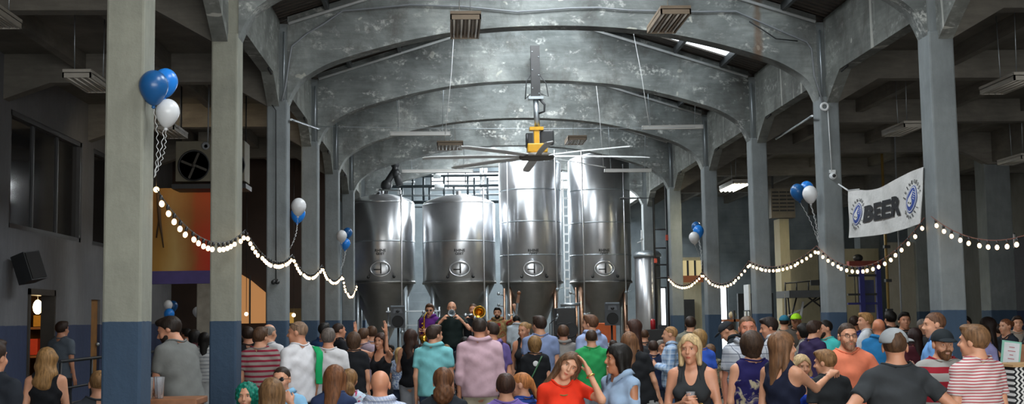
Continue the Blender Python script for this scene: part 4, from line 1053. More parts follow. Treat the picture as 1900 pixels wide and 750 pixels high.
    def addball(c, r, mat, n=10, m=7):
        if mat not in mats: mats.append(mat)
        mb = MB().ball((0, 0, 0), r, n, m); o = len(VV)
        for v_ in mb.v: VV.append(tuple(Ho+Hm @ (V3(*v_)+V3(*c))))
        for f_ in mb.f: FF.append([i+o for i in f_]); mi.append(mats.index(mat)); sm.append(True)
    if True:
        for s in (-1, 1):
            addball((s*.0295, .0690, .008), (.0115, .0115, .0078), M_EYEW); addball((s*.0305, .0672, .0125), (.0150, .0142, .0072), mats[0]); addball((s*.030, .0762, .008), (.0060, .0052, .0062), M_IRIS)
            addball((s*.032, .0838, .0275), (.017, .006, .0034), hair_mat(hair[1] if hair[0] != 'bald' else '6a4a38'))
            if fem: addball((s*.030, .0770, .0152), (.0130, .0060, .0022), M_IRIS)
        if smile is True: [addball((q_*.0055, .0915-abs(q_)*.0012, -.0605+16*(q_*.0055)**2), (.0052, .0075, .0034), M_TEETH, 8, 5) for q_ in (-2.5, -1.5, -.5, .5, 1.5, 2.5)]
    # place: the crown of the head stands where the photograph shows it
    crown = Ho+Hm @ V3(0, -.012, .118)
    wp = PD(hx, ytop, ppm) if zt is None else PD(hx, ytop, ppm)
    S = (wp.z-base)/crown[2]; Rz = rot('z', face); off = Rz @ (crown*S)
    me = bpy.data.meshes.new('person'); me.from_pydata(VV, [], FF)
    me.polygons.foreach_set('use_smooth', sm); me.polygons.foreach_set('material_index', mi)
    for m_ in mats: me.materials.append(m_)
    body = bpy.data.objects.new('person', me); COL.objects.link(body)
    body.location = (wp.x-off[0], wp.y-off[1], base); body.rotation_euler = (0, 0, R(face)); body.scale = (S, S, S)
    tag(body, label, 'person', group)
    def child(name, V, F, mat, par=None, lab=None):
        if len(F) == 0: return None
        m_ = bpy.data.meshes.new(name); m_.from_pydata(list(map(tuple, V)), [], F.tolist() if hasattr(F, 'tolist') else F)
        m_.polygons.foreach_set('use_smooth', [True]*len(m_.polygons)); m_.materials.append(mat)
        o = bpy.data.objects.new(name, m_); COL.objects.link(o); o.parent = par or body
        if lab: o['label'] = lab
        return o
    def wr(p, a=1.0): return a*(.0045*np.sin(23*p[0]+31*p[2]+seed+4*np.sin(9*p[1]+5*p[2]))*np.cos(13*p[1]-9*p[2]+seed)+.003*np.sin(47*p[2]-21*p[0]+seed*2+3*np.sin(8*p[0]+seed)))
    tq = lambda p: (lambda q: [q[0]+To[0], q[1]+To[1], q[2]+To[2]])(inv(p, Tm, To-V3(0, 0, drop)))
    # ---- top garment
    kind, tc = top[0], top[1]
    slv = {'tee': .62, 'polo': .66, 'shirt': .66, 'long': 2.0, 'rolled': 1.45, 'tank': 0, 'halter': 0, 'sleeveless': 0, 'cold': 1.5}[kind]
    def topf(p):
        q = tq(p); o = .012 if fem else .016
        d = torso(q, o)
        hem = .90 if not sit else .93
        if kind in ('tee', 'polo', 'shirt', 'long', 'rolled', 'sleeveless', 'cold'):
            wx = (.150 if fem else .168)*(.4+.6*bw)+.012
            d = smin(d, rc(q, (0, 0, 1.28), (0, .0, .88), wx, wx+.008, .70*ty), .04)
        d = d+wr(q, 1.3)
        if slv > 0:
            for s in (1, -1):
                j = J[s]
                if slv <= 1:
                    e = j['sh']+(j['el']-j['sh'])*slv
                    sl = rc(p, j['sh'], e, .062 if not fem else .053, .060 if not fem else .05)
                    ax = nrm(j['el']-j['sh']); sl = np.maximum(sl, (p[0]-e[0])*ax[0]+(p[1]-e[1])*ax[1]+(p[2]-e[2])*ax[2])
                else:
                    sl = armf(p, s, .018)
                    e = j['el']+(j['wr']-j['el'])*(slv-1); ax = nrm(j['wr']-j['el'])
                    cutd = (p[0]-e[0])*ax[0]+(p[1]-e[1])*ax[1]+(p[2]-e[2])*ax[2]
                    nr = np.sqrt((p[0]-j['wr'][0])**2+(p[1]-j['wr'][1])**2+(p[2]-j['wr'][2])**2)-.20*(2.0-slv)-.035
                    sl = np.maximum(sl, np.minimum(cutd, .3)) if slv >= 2 else np.maximum(sl, np.minimum(cutd, -nr*0+cutd))
                    if kind == 'cold': sl = smax(sl, -ell(p, j['sh']+ (j['el']-j['sh'])*.22+np.array([s*.035, 0, .0]), (.05, .055, .065)), .006)
                d = smin(d, sl+wr(p, .8), .025)
        d = np.maximum(d, hem-q[2])
        if kind in ('tee', 'sleeveless', 'long', 'rolled', 'shirt', 'polo', 'cold'):
            rr = {'tee': .068, 'sleeveless': .085, 'long': .062, 'rolled': .062, 'shirt': .062, 'polo': .062, 'cold': .075}[kind]
            d = smax(d, -(rc(q, (0, -.01+.02*(fem), 1.478), (0, -.0, 1.62), rr, rr+.13)), .006)
            if fem or kind in ('shirt', 'cold'): d = np.maximum(d, -rc(q, (0, .13, 1.42), (0, .10, 1.52), .045 if kind != 'shirt' else .025, .06))
        if kind in ('tank', 'halter', 'sleeveless'):
            for s in (1, -1): d = np.maximum(d, -ell(q, (s*(.185 if kind == 'sleeveless' else .178), 0, 1.40), (.055 if kind == 'sleeveless' else .075, .16, .10 if kind != 'halter' else .13)))
        if kind in ('tank', 'halter'):
            # neck scoop leaving two straps
            d = np.maximum(d, -ell(q, (0, .10, 1.46), (.075 if kind == 'tank' else .055, .13, .13)))
            d = np.maximum(d, -ell(q, (0, -.13, 1.47), (.075 if kind == 'tank' else .10, .12, .11)))
        return d
    res = .0125*lod
    tl, th = T((0, 0, .86)), T((0, 0, 1.52))
    pp = np.array([tl, th]+[J[s]['sh'] for s in (1, -1)]+([J[s]['el'] for s in (1, -1)] if slv > 0 else [])+([J[s]['wr'] for s in (1, -1)] if slv > 1 else []))
    lo, hi = pp.min(0)-V3(.12, .12, .06), pp.max(0)+V3(.12, .12, .06)
    lo[0] = min(lo[0], -.25*bw); hi[0] = max(hi[0], .25*bw); lo[1] = min(lo[1], tl[1]-.2); hi[1] = max(hi[1], tl[1]+.2*bw)
    Vt, Ft = nets(topf, lo, hi, res)
    gname = {'tee': 't_shirt', 'polo': 'polo_shirt', 'shirt': 'shirt', 'long': 'shirt', 'rolled': 'shirt', 'tank': 'tank_top', 'halter': 'halter_top', 'sleeveless': 'sleeveless_top', 'cold': 'shirt'}[kind]
    shirt_o = child(gname, Vt, Ft, cloth(tc))
    if kind not in ('tank', 'halter'):
        pts = []; zs = np.linspace(1.56, 1.415, 90); cy0 = -.01+.02*fem; rr = {'tee': .068, 'sleeveless': .085, 'cold': .075}.get(kind, .062)
        rs = np.where(zs > 1.478, rr+(zs-1.478)*(.13/.142)*1.02, np.sqrt(np.maximum(1e-5, rr**2-(zs-1.478)**2)))
        cys = cy0*(1-np.clip((zs-1.478)/.142, 0, 1))
        for i in range(33):
            a = 2*PI*i/32; q = [rs*math.cos(a), cys+rs*math.sin(a), zs]
            o_ = .012 if fem else .016; dd = torso(q, o_)+wr(q, 1.3); wx = (.150 if fem else .168)*(.4+.6*bw)+.012
            dd = smin(dd, rc(q, (0, 0, 1.28), (0, .0, .88), wx, wx+.008, .70*ty), .04)
            if fem and kind in ('tee', 'sleeveless'): dd = np.maximum(dd, -rc(q, (0, .13, 1.42), (0, .10, 1.52), .045, .06))
            k_ = int(np.argmax(dd < 0)) if (dd < 0).any() else 60
            pts.append((q[0][k_], q[1][k_], zs[k_]))
        P_ = np.array(pts[:-1]); P_ = (np.roll(P_, 1, 0)+2*P_+np.roll(P_, -1, 0))/4; RING = P_; pts = [T(tuple(v_)) for v_ in P_]; pts.append(pts[0])
    if kind in ('tee', 'sleeveless'):
        mbk = MB().tube(pts, .0085, 6, cap=False)
        child('neckband', np.array([list(v_) for v_ in mbk.v]), np.array([f_ for f_ in mbk.f if len(f_) == 4]), cloth(tc), shirt_o)
    if kind in ('shirt', 'rolled', 'long', 'polo', 'cold'):
        vs = []; gap = 2 if kind != 'polo' else 1; ids = [(8+gap+i_) % 32 for i_ in range(33-2*gap)]; n = len(ids); cyc = -.01
        for id_ in ids:
            x, y_, z_ = RING[id_]; dx, dy = x, y_-cyc
            for k, dz_ in ((.99, -.006), (.97, .026), (1.07, .026), (1.42, -.012-.10*max(0, dy))): vs.append(T((dx*k, cyc+dy*k, z_+dz_)))
        fs = [(4*i+j, 4*i+(j+1) % 4, 4*i+4+(j+1) % 4, 4*i+4+j) for i in range(n-1) for j in range(4)]
        child('collar', vs, np.array(fs), cloth(tc), shirt_o)
    # ---- lower garment
    bk, bc = bottom
    def botf(p):
        d = ell(p, (0, -.005, .955-drop), (.178*(.6+.4*bw), .130*(.6+.4*ty), .11))
        end = {'jeans': .10, 'shorts': .50, 'skirt': .5}[bk]
        for s in (1, -1):
            a, b_, c_, t_ = legs[s]
            lg = smin(rc(p, a, b_, .096, .070), rc(p, b_, c_, .070, .056), .03) if bk != 'shorts' else rc(p, a, b_, .098, .085)
            d = smin(d, lg, .03)
        if bk == 'skirt' and not sit: d = smin(d, rc(p, (0, 0, .95), (0, 0, .5), .15, .21, .75), .04)
        d = d+wr(p, 1.0)
        if not sit or bk == 'jeans': d = np.maximum(d, end-p[2])
        return np.maximum(d, p[2]-(1.04-drop))
    lg_all = np.array([q_ for s in (1, -1) for q_ in legs[s][:3]]); lo, hi = lg_all.min(0)-.2, lg_all.max(0)+.2; lo[2] = .05
    Vt, Ft = nets(botf, lo, hi, .024*max(1.0, lod*.8))
    child({'jeans': 'trousers', 'shorts': 'shorts', 'skirt': 'skirt'}[bk], Vt, Ft, cloth(bc))
    for s in (1, -1):
        a, b_, c_, t_ = legs[s]
        sf = lambda p: np.maximum(smin(rc(p, (c_[0], c_[1]-.02, .055), (t_[0], t_[1]+.02, .045), .05, .046), rc(p, (c_[0], c_[1], .05), (c_[0], c_[1], .10), .05, .05), .02), .004-p[2])
        Vt, Ft = nets(sf, (c_[0]-.09, c_[1]-.1, -.01), (t_[0]+.09, t_[1]+.09, .17), .022)
        child('shoe', Vt, Ft, M_SHOE)
    # ---- hair
    def H2(v_): return v_ @ Hm.T+Ho
    if hair[0] not in ('bald',):
        st = hair[0]; hr_ = .0075*lod
        ext = {'long': ((-.14, -.19, -.38), (.14, .13, .15)), 'longwave': ((-.15, -.19, -.38), (.15, .13, .15)), 'longcurl': ((-.17, -.2, -.33), (.17, .13, .15)),
               'pony': ((-.12, -.22, -.18), (.12, .12, .15)), 'bun': ((-.12, -.19, -.12), (.12, .12, .15)), 'bob': ((-.13, -.16, -.16), (.13, .13, .15)), 'bobback': ((-.14, -.17, -.16), (.14, .13, .15)),
               'curly': ((-.15, -.18, -.18), (.15, .14, .17)), 'curlback': ((-.14, -.20, -.21), (.14, .13, .15))}.get(st, ((-.11, -.14, -.10), (.11, .13, .16)))
        if st in ('long', 'longwave', 'longcurl', 'curlback', 'bob'):
            def hf(p):
                d = hairf(p, st, seed)
                return d
            Vt, Ft = nets(hf, ext[0], ext[1], hr_*1.1)
        else: Vt, Ft = nets(lambda p: hairf(p, st, seed), ext[0], ext[1], hr_)
        if len(Vt): child('hair', H2(Vt), Ft, hair_mat(hair[1]))
    # ---- accessories
    def mbc(name, mb, mat, par=None):
        o = mb.build(name, mat); o.parent = par or body
        for v_ in o.data.vertices: v_.co = Vector(Ho+Hm @ V3(*v_.co))
        return o
    for a in acc:
        k = a[0]
        if k == 'beard':
            def bf(p):
                d = ell(p, (0, .029, -.046), (.0592, .0705, .0805)); d = smin(d, ell(p, (0, .068, -.102), (.026, .024, .024)), .02)
                zt_ = np.interp(np.abs(p[0])+0*p[1]+0*p[2], [0, .025, .03, .055, .07], [-.030, -.034, -.045, -.02, .01])
                d = np.maximum(d, p[2]-zt_); d = np.maximum(d, .005-p[1]); d = np.maximum(d, -ell(p, (0, .10, -.060), (.021, .03, .0085)))
                return d+.0012*np.sin(200*p[0])*np.sin(190*p[2])
            Vt, Ft = nets(bf, (-.08, -.0, -.15), (.08, .13, .03), .006*lod); child('beard', H2(Vt), Ft, hair_mat(a[1]))
        elif k == 'cap':     # (cap, colour, turn)
            tr = rot('z', a[2]); up = a[3] if len(a) > 3 else 0
            def cf(p):
                q = inv(p, tr @ rot('x', up), V3(0, 0, 0))
                d = ell(q, (0, -.010, .040), (.090, .108, .092)); return np.maximum(d, .032-.10*np.clip(q[1], -.1, 0)*(-1)*.2-q[2])
            Vt, Ft = nets(cf, (-.13, -.14, 0), (.13, .14, .15), .007*lod); c0 = child('cap', H2(Vt), Ft, cloth(a[1]))
            br = lambda p: (lambda q: np.maximum(np.maximum(ell(q, (0, .095, .034), (.076, .085, .03)), -ell(q, (0, .09, .020), (.09, .1, .030))), .05-q[1]))(inv(p, tr @ rot('x', up), V3(0, 0, 0)))
            Vt, Ft = nets(br, (-.2, -.2, -.03), (.2, .2, .1), .0055*lod); child('brim', H2(Vt), Ft, cloth(a[4] if len(a) > 4 else a[1]), c0)
        elif k in ('glasses', 'shades', 'shades_up'):
            mb = MB(); dz = 0 if k != 'shades_up' else .085; dy = 0 if k != 'shades_up' else -.035
            for s in (-1, 1):
                cpt = [(s*.033+.021*math.cos(q), .100+dy, .008+dz+.015*math.sin(q)) for q in [2*PI*i/14 for i in range(15)]]
                mb.tube(cpt, .0022 if k == 'glasses' else .003, 6, cap=False); mb.tube([(s*.054, .098+dy, .012+dz), (s*.082, .06+dy, .012+dz), (s*.086, -.01+dy, .006+dz*.7)], .0022, 6)
            mb.tube([(-.012, .101+dy, .012+dz), (.012, .101+dy, .012+dz)], .0022, 6)
            fr_ = mbc('glasses_frame', mb, M_BLACK)
            if k != 'glasses':
                for s in (-1, 1): mbc('lens', MB().ball((s*.033, .100+dy, .008+dz), (.021, .003, .015)), M_GLASSD, fr_)
        elif k == 'strap':   # across the back and chest
            a0, a1 = a[2], a[3]
            pts = [T((a0*.10*(1-t_)+a1*.16*t_, -(.118+.03*math.sin(PI*t_)), 1.46-.46*t_)) for t_ in [i/10 for i in range(11)]]
            o = MB().tube(pts, .011, 6).build('bag_strap', flat('strap '+a[1], a[1], .7)); o.parent = body
            pts = [T((a0*.10*(1-t_)+a1*.16*t_, .118+.05*math.sin(PI*t_), 1.46-.46*t_)) for t_ in [i/10 for i in range(11)]]
            o = MB().tube(pts, .011, 6).build('bag_strap', flat('strap '+a[1], a[1], .7)); o.parent = body
        elif k == 'halterstraps':
            for s in (1, -1):
                o = MB().tube([T((s*.075, .10, 1.36)), T((s*.07, .075, 1.42)), T((s*.055, .03, 1.475)), T((s*.05, -.05, 1.49))], .007, 6).build('shoulder_strap', cloth(tc)); o.parent = shirt_o
        elif k == 'necklace':
            o = MB().tube([T((.07*math.sin(q), -.01+.10*math.cos(q)+.02, 1.43-.04*math.cos(q)-.012)) for q in [-2.2+4.4*i/20 for i in range(21)]], .005, 6).build('necklace', flat('olive bead cord', '6b6a35', .5)); o.parent = body
        elif k == 'watch':
            j = J[a[1]]; c = j['wr']-j['f']*.03; u_ = Vector(j['f']).orthogonal().normalized(); v_ = Vector(j['f']).cross(u_)
            o = MB().tube([Vector(c)+(u_*math.cos(q)+v_*math.sin(q))*.031 for q in [2*PI*i/16 for i in range(17)]], .008, 6, cap=False).build('bracelet', flat('gold bracelet', 'c9a45a', .3, .8)); o.parent = body
        elif k == 'logo':
            o = MB().ball(T((.0, -.128, 1.36)), (.04, .01, .04)).build('back_print', M_WHT); o.parent = shirt_o
        elif k == 'wreath':
            pass
    body['s'] = S
    info = Person(); info.o = body; info.S = S; info.J = J; info.face = face; info.Ho = Ho; info.Hm = Hm
    def W(v_): q_ = Rz @ (np.array(v_)*S); return Vector((q_[0]+body.location.x, q_[1]+body.location.y, q_[2]+base))
    info.W = W; info.hand = lambda s: W(J[s]['wr']+J[s]['f']*.07+J[s]['n']*.03); info.T = T
    del body['s']
    return info
M_SHOE = flat('dark shoe leather', '2d2a29', .6)
SK1, SK2, SK3, SKD = 'cf9c80', 'c48d70', 'b27a5a', '8f6246'
BR, DB, BK, LB, BL, GR, GI = '4a3424', '2e211a', '15120f', '80603e', 'c9a468', '77706a', '8a4f2a'
KH, JN, JB, DK = '9a9182', '34455f', '23262c', '1f2227'
C = 'people in the crowd'
def pp(*a, **k): k.setdefault('group', C); return person(*a, **k)
# ---- left edge
pp(-14, 632, 268, -20, 'man in dark navy t-shirt cut off by the left edge', ('short', DB), ('tee', '23272e'), ('jeans', DK), ('down', 'bent'), skin=SK2, wt=1.1)
pp(87, 647, 195, 10, 'woman with honey blonde hair and black tank top at far left', ('longcurl', '8c6a42'), ('tank', '1c1e22'), ('jeans', DK), ('bent', 'down'), 'f', look=(-15, 0, 0))
pp(115, 597, 112, -25, 'man in slate t-shirt walking by the blue painted wall', ('short', DB), ('tee', '5d6670'), ('jeans', '2a2c30'), ('down', 'down'), skin=SK2, base=.5-.5)
pp(184, 688, 200, 20, 'seated person mostly hidden behind the nearest left column', ('crop', LB), ('tee', '3a3f45'), ('jeans', DK), ('down', 'down'), sit=True)
beard = pp(308, 590, 187, 55, 'bearded man in grey t-shirt leaning over the small wooden table', ('short', '231a14'), ('tee', '6d6f6d'), ('jeans', KH), ('table', 'table'), lean=14, look=(34, 10, 0), acc=(('beard', '231a14'),), wt=1.12, skin=SK2)
pp(346, 610, 94, 60, 'dark haired man in blue grey top behind the bearded man', ('short', BK), ('tee', '59636e'), skin=SK3, arms=('bent', 'bent'))
pp(361, 613, 107, -60, 'dark haired woman in maroon dress deep in the left aisle', ('long', BK), ('tee', '4a2228'), ('skirt', '3a1c22'), sex='f', skin=SKD)
pp(379, 618, 112, 5, 'woman in pale grey striped dress beside the second left column', ('long', BK), ('tee', ('stripe', 'b6b8b8', '8d9094', .06, .3)), ('skirt', 'a9abab'), sex='f', skin=SK3)
pp(460, 607, 128, 20, 'man in black t-shirt just right of the second left column', ('short', DB), ('tee', '1d1f22'), skin=SK2)
stripe = pp(483, 608, 152, 0, 'man in t-shirt of thin red and taupe stripes, back to camera', ('short', BR), ('tee', ('stripe', '958a84', '87283a', .058, .42)), ('jeans', '5c5148'), look=(-30, 0, 0))
pp(499, 602, 137, -30, 'balding man in white t-shirt behind the red striped back', ('balding', GR), ('tee', 'd3d3d6'))
pp(522, 614, 118, -70, 'man in royal blue cap and royal blue t-shirt', ('cap', DB), ('tee', '274a96'), acc=(('cap', '23357e', 0),), skin=SKD, arms=('bent', 'bent'))
wht = pp(553, 597, 165, 48, 'man in white t-shirt, shades on his head, green cloth over one shoulder', ('crop', '7b6350'), ('tee', 'd9d9dd'), ('jeans', JB), look=(32, 3, 0), acc=(('shades_up',),), skin=SK2)
pp(609, 610, 152, -5, 'grey haired man in plain white t-shirt, back to camera', ('short', '5d5550'), ('tee', 'd0d0d2'), ('jeans', KH), ('bent', 'bent'), skin=SK2)
pp(601, 600, 112, -30, 'dark haired man in blue t-shirt before the fourth left column', ('short', BK), ('tee', '2f4a72'), skin=SK3)
pp(628, 600, 116, -60, 'man in black t-shirt looking right beside the fifth left column', ('crop', DB), ('tee', '202125'), arms=('down', 'bent'), skin=SK2)
seat1 = pp(523, 681, 188, 170, 'seated man in dark glasses and sky blue shirt raising a hand to his face', ('crop', DB), ('polo', '86b6d6'), arms=('down', 'face'), sit=True, acc=(('shades',),), wt=1.15)
pp(504, 704, 226, 5, 'seated woman with long ash brown hair in front of the sky blue shirt', ('long', '6e5236'), ('tee', '8a9aa8'), sex='f', sit=True)
teal = pp(458, 712, 205, 175, 'seated person whose head is covered by a shiny teal wig', ('curly', '0f6e5c'), ('tee', '3a4048'), sex='f', sit=True)
pp(622, 680, 197, -12, 'seated woman with long auburn brown hair and shades on top, navy top', ('long', '6b452c'), ('tee', '2f3c5c'), sex='f', sit=True, lean=8, acc=(('shades_up',),))
pp(648, 686, 172, -10, 'seated woman in a blue and pink floral top with curly brown hair', ('curlback', '7a5a38'), ('tee', ('blotch', 'b9cfe0', 'c7d6e2', 'b23a68', 14)), sex='f', sit=True)
pp(656, 618, 139, 0, 'woman with short brown hair in a black t-shirt, grey shorts', ('bobback', '4c382a'), ('tee', '1e2024'), ('shorts', '9a9a98'), sex='f')
pp(674, 610, 118, -30, 'man in pinkish grey shirt near the last left column', ('short', BR), ('tee', '9d8c98'))
pp(707, 619, 132, 150, 'laughing woman in black holding both hands up', ('long', '3d2a22'), ('tank', '1d1e22'), ('jeans', DK), ('clap', 'clap'), 'f', smile=True, skin=SK2)
pp(724, 640, 104, 150, 'dark skinned child in a navy top among the dancers', ('short', BK), ('tee', '23262e'), skin=SKD, sex='f')
pp(741, 646, 112, -10, 'girl with long pale blonde hair and blue white top', ('long', 'b99a68'), ('tee', ('blotch', 'b8c4d2', '3b5f9c', 'c2ccd6', 12)), sex='f')
pp(762, 612, 127, -15, 'woman with long dark brown hair in a black tank top and grey jeans', ('longwave', '35241d'), ('tank', '16171b'), ('jeans', '8d9096'), ('down', 'bent'), 'f')
pp(805, 604, 150, -12, 'man in turquoise button shirt seen from behind', ('short', '33261e'), ('shirt', '7cc3c8'), ('jeans', JN), look=(-38, 0, 0), wt=1.08)
pp(828, 640, 105, 10, 'child in pale blue t-shirt before the stage', ('short', LB), ('tee', '93a5bd'))
pp(705, 688, 213, 0, 'seated bald man in white and blue checked shirt', ('bald', BR), ('shirt', ('plaid', 'cfd6e2', '8fa0c4', '6076a8', .03)), sit=True, wt=1.2, skin='cb8f70')
pp(822, 684, 205, 0, 'seated woman with curly chestnut ponytail and charcoal top', ('curlback', '5a3a24'), ('tee', '23282e'), sex='f', sit=True, wt=1.15)
pp(889, 590, 160, 0, 'broad man in pale pink button shirt, back to camera', ('crop', '2f2620'), ('rolled', 'c4a5b0'), ('shorts', 'b1aa96'), ('bent', 'down'), wt=1.12, look=(0, 0, 0), skin=SK2)
pp(912, 598, 150, 30, 'man in purple polo turned left behind the pink shirt', ('crop', DB), ('polo', '6a5a94'), ('jeans', JN), look=(25, 0, 0), skin=SK2)
pp(972, 598, 126, 165, 'woman with tied up blonde hair in a black and white halter top', ('bun', '8a6a44'), ('halter', '26272a'), sex='f', look=(-25, 8, 0), acc=(('halterstraps',),), skin=SK2)
pp(1001, 587, 132, 5, 'man in blue grey t-shirt, back to camera, looking left', ('short', DB), ('tee', '7d8cb0'), ('jeans', JN), look=(30, 0, 0), wt=1.05)
pp(992, 625, 140, 0, 'woman with light brown bob in black t-shirt with a green bag strap', ('bobback', '7a5c38'), ('tee', '1b1d20'), ('jeans', DK), sex='f', acc=(('strap', '3f6a4a', .9, -.9), ('logo',)))
pp(1045, 604, 126, 0, 'man in grey collared shirt standing behind the orange red top', ('short', BR), ('shirt', '85817c'), ('jeans', KH), wt=1.05, skin=SK2)
pp(938, 695, 205, 0, 'seated man in lavender t-shirt with dark brown hair', ('short', '3a261c'), ('tee', '7a66ac'), sit=True, wt=1.1)
pp(966, 692, 192, 48, 'seated woman with strawberry blonde ponytail and blue striped top', ('pony', 'a3683a'), ('tee', ('stripe', '2f4c9a', '1f2f66', .04, .4)), sex='f', sit=True, look=(30, 5, 0))
red = pp(1068, 658, 242, 180, 'woman in orange red top with her hand on her tilted head', ('long', '5c4330'), ('tee', 'd8341c'), ('jeans', '3a4050'), ('down', ((.38, .66, -.20), (-.42, -.34, 1), (-.9, -.1, 0), .2)), 'f', acc=(('necklace',), ('watch', -1)), look=(0, 0, -31), smile='closed')
denim = pp(1148, 640, 236, 122, 'smiling woman with long black hair and pale denim cold shoulder shirt', ('long', BK), ('cold', '8fa6c0'), ('jeans', '2b3a52'), ('low', 'low'), 'f', look=(-30+8, 0, 0), smile=True, skin=SK3)
pp(1097, 612, 141, 0, 'man in bright green t-shirt, back to camera', ('crop', '3a2b20'), ('tee', '2f9a58'), ('jeans', '8a8f98'), ('bent', 'bent'), wt=1.08)
pp(1096, 585, 128, 28, 'man in light blue shirt looking left behind the green t-shirt', ('short', '5a3d2a'), ('shirt', '9fb0d6'), ('jeans', JN), look=(30, 0, 0))
pp(1176, 594, 130, 60, 'woman with dark brown hair and brown tank holding a hand at her mouth', ('long', '3a241c'), ('tank', '3d2620'), sex='f', arms=('face', 'down'), look=(15, 0, 0))
pp(1166, 618, 165, -18, 'woman with very long light brown hair leaning in a black shirt', ('long', '6f4e36'), ('tee', '1d1f22'), ('jeans', '9fa2a2'), sex='f', side=-12, look=(0, 0, 6))
pp(1212, 633, 125, 0, 'seated boy in navy blue t-shirt', ('short', '3a2a22'), ('tee', '27304c'), sit=False)
pp(1226, 632, 122, -150, 'grey haired person half hidden beside the navy boy', ('short', GR), ('tee', '4a4844'), sex='f')
pp(1244, 606, 134, 78, 'man in light blue plaid shirt with shades on his head, looking left', ('crop', '96714a'), ('long', ('plaid', 'a9bfd8', '6f8fb8', 'cfd8e2', .07)), ('jeans', '4a648a'), ('bent', 'bent'), acc=(('shades_up',),))
pp(1281, 588, 112, -8, 'dark haired man in grey green shirt near the fifth right column', ('short', DB), ('tee', '77786c'))
blonde = pp(1280, 622, 230, 163, 'woman with a blonde bob in a charcoal halter top, hands clasped', ('bob', 'b39a72'), ('halter', '2e3032'), ('jeans', '23262c'), (((.2, .0, -1), (-.62, .75, .25), (-.5, -.5, 0)), ((.2, .1, -1), (-.6, .8, .12), (-.6, -.4, 0))), 'f', acc=(('halterstraps',), ('watch', -1)), look=(-8, 0, 2), skin=SK2)
pp(1297, 613, 150, 10, 'woman with ash blonde wavy hair and bright blue top behind the blonde bob', ('bobback', '86683f'), ('tee', '3a5fc4'), sex='f')
pp(1318, 640, 120, -20, 'woman in a camouflage patterned top near the black polo', ('bobback', '6e5440'), ('tee', ('blotch', '6a6148', 'a09c88', '3f3c2c', 12)), sex='f')
pp(1340, 601, 138, 60, 'man in black polo and dark cap bending to the left', ('cap', DB), ('polo', '22272c'), ('jeans', '3b5f93'), ('low', 'down'), lean=16, look=(10, 22, 0), acc=(('cap', '2c2f33', 0),), wt=1.1)
pp(1386, 587, 186, 172, 'tall man in grey white plaid shirt facing the tie dye top', ('crop', '57402e'), ('shirt', ('plaid', 'b4b8bf', '9aa0ac', '3c4354', .075)), ('shorts', '55585c'), ('down', 'down'), wt=1.12, skin='c08066')
pp(1394, 617, 215, 2, 'woman with short brown hair and navy and cream tie dye sleeveless top', ('bobback', '3f2f24'), ('sleeveless', ('blotch', '231f52', '2a2660', 'b6ab90', 8, 1.33)), ('jeans', DK), ('down', 'bent'), 'f', wt=1.1)
pp(1424, 590, 150, 70, 'dark haired man in white shirt looking down to the left', ('short', '261c17'), ('shirt', 'cfd2d8'), ('jeans', JN), ('bent', 'bent'), look=(15, 12, 0), skin=SK2)
reach = pp(1449, 618, 232, -52, 'woman with long brown hair in navy tank reaching out her arm', ('long', '6b4c34'), ('tank', '1f2438'), ('skirt', 'a02a3c'), (((-.05, 1, -.52), (-.1, 1, .42), (-.2, .3, -1)), 'down'), 'f', look=(-30, 0, 0))
pp(1487, 660, 205, 178, 'young woman with wavy platinum hair and royal blue top', ('longwave', 'b59c74'), ('tank', '2a49b4'), ('jeans', JN), ('down', 'down'), 'f', look=(8, 4, 0))
pp(1529, 650, 218, 20, 'person with tousled light brown hair and black t-shirt, ear showing', ('short', '7a5a3a'), ('tee', '2a2d30'), ('jeans', DK), look=(30, 8, 0))
pp(1511, 596, 142, -68, 'man in plum t-shirt leaning towards the teal t-shirt', ('short', '33241c'), ('tee', '33284a'), ('jeans', JN), ('bent', 'down'), lean=6)
pp(1531, 594, 136, 120, 'bearded man in bright teal t-shirt', ('crop', BK), ('tee', '45b5b2'), ('jeans', JN), acc=(('beard', '2a1d15'),), look=(-20, 0, 0), skin=SK2)
orange = pp(1571, 600, 205, 176, 'man in peach orange t-shirt and glasses with cropped hair', ('fade', '3a2c22'), ('tee', 'e07f60'), ('jeans', '3b4356'), ('down', 'wide'), acc=(('glasses',), ('beard', '96705a')), look=(4, 0, 0), wt=.95)
pp(1455, 586, 104, -20, 'person in teal cap and camouflage jacket by the metal stair', ('cap', DB), ('tee', ('blotch', '6a6a60', '8f8c80', '46463c', 16)), acc=(('cap', '2c6f88', 0),))
pp(1477, 583, 106, 150, 'person in lime green cap before the metal stair', ('cap', DB), ('tee', '4a443e'), acc=(('cap', '9ed62a', 0),), skin=SKD)
pp(1491, 602, 124, 60, 'woman with dark hair and patterned grey top behind the plum t-shirt', ('bobback', BK), ('tee', ('blotch', '7f7c76', '5f5c58', 'a29e98', 18)), sex='f', skin=SK3)
pp(1585, 586, 120, -40, 'man in indigo t-shirt and glasses in front of the blue frame', ('crop', DB), ('tee', '33407e'), acc=(('glasses',),), skin=SK3)
pp(1606, 581, 124, 70, 'blond man in white t-shirt beside the bald head', ('short', '9a744a'), ('tee', 'cbd0d6'), look=(20, 0, 0))
pp(1630, 592, 138, 0, 'bald man in cobalt blue shirt, back to camera', ('bald', BR), ('shirt', '2f7cb4'), wt=1.15, skin='c4805f')
pp(1652, 578, 112, 10, 'dark haired man in black t-shirt at the back right', ('short', BK), ('tee', '212428'), wt=1.1)
pp(1677, 580, 123, 175, 'young man in black jacket looking to the camera at the back right', ('short', BK), ('tee', '26282b'), skin=SK2)
pp(1697, 610, 139, 20, 'woman with dark hair in maroon behind the grey cap', ('long', '2a1a18'), ('tee', '4a1f28'), sex='f', skin=SK3)
pp(1712, 592, 119, -150, 'man in grey t-shirt left of the tall light blue shirt', ('crop', GR), ('tee', '5d6166'))
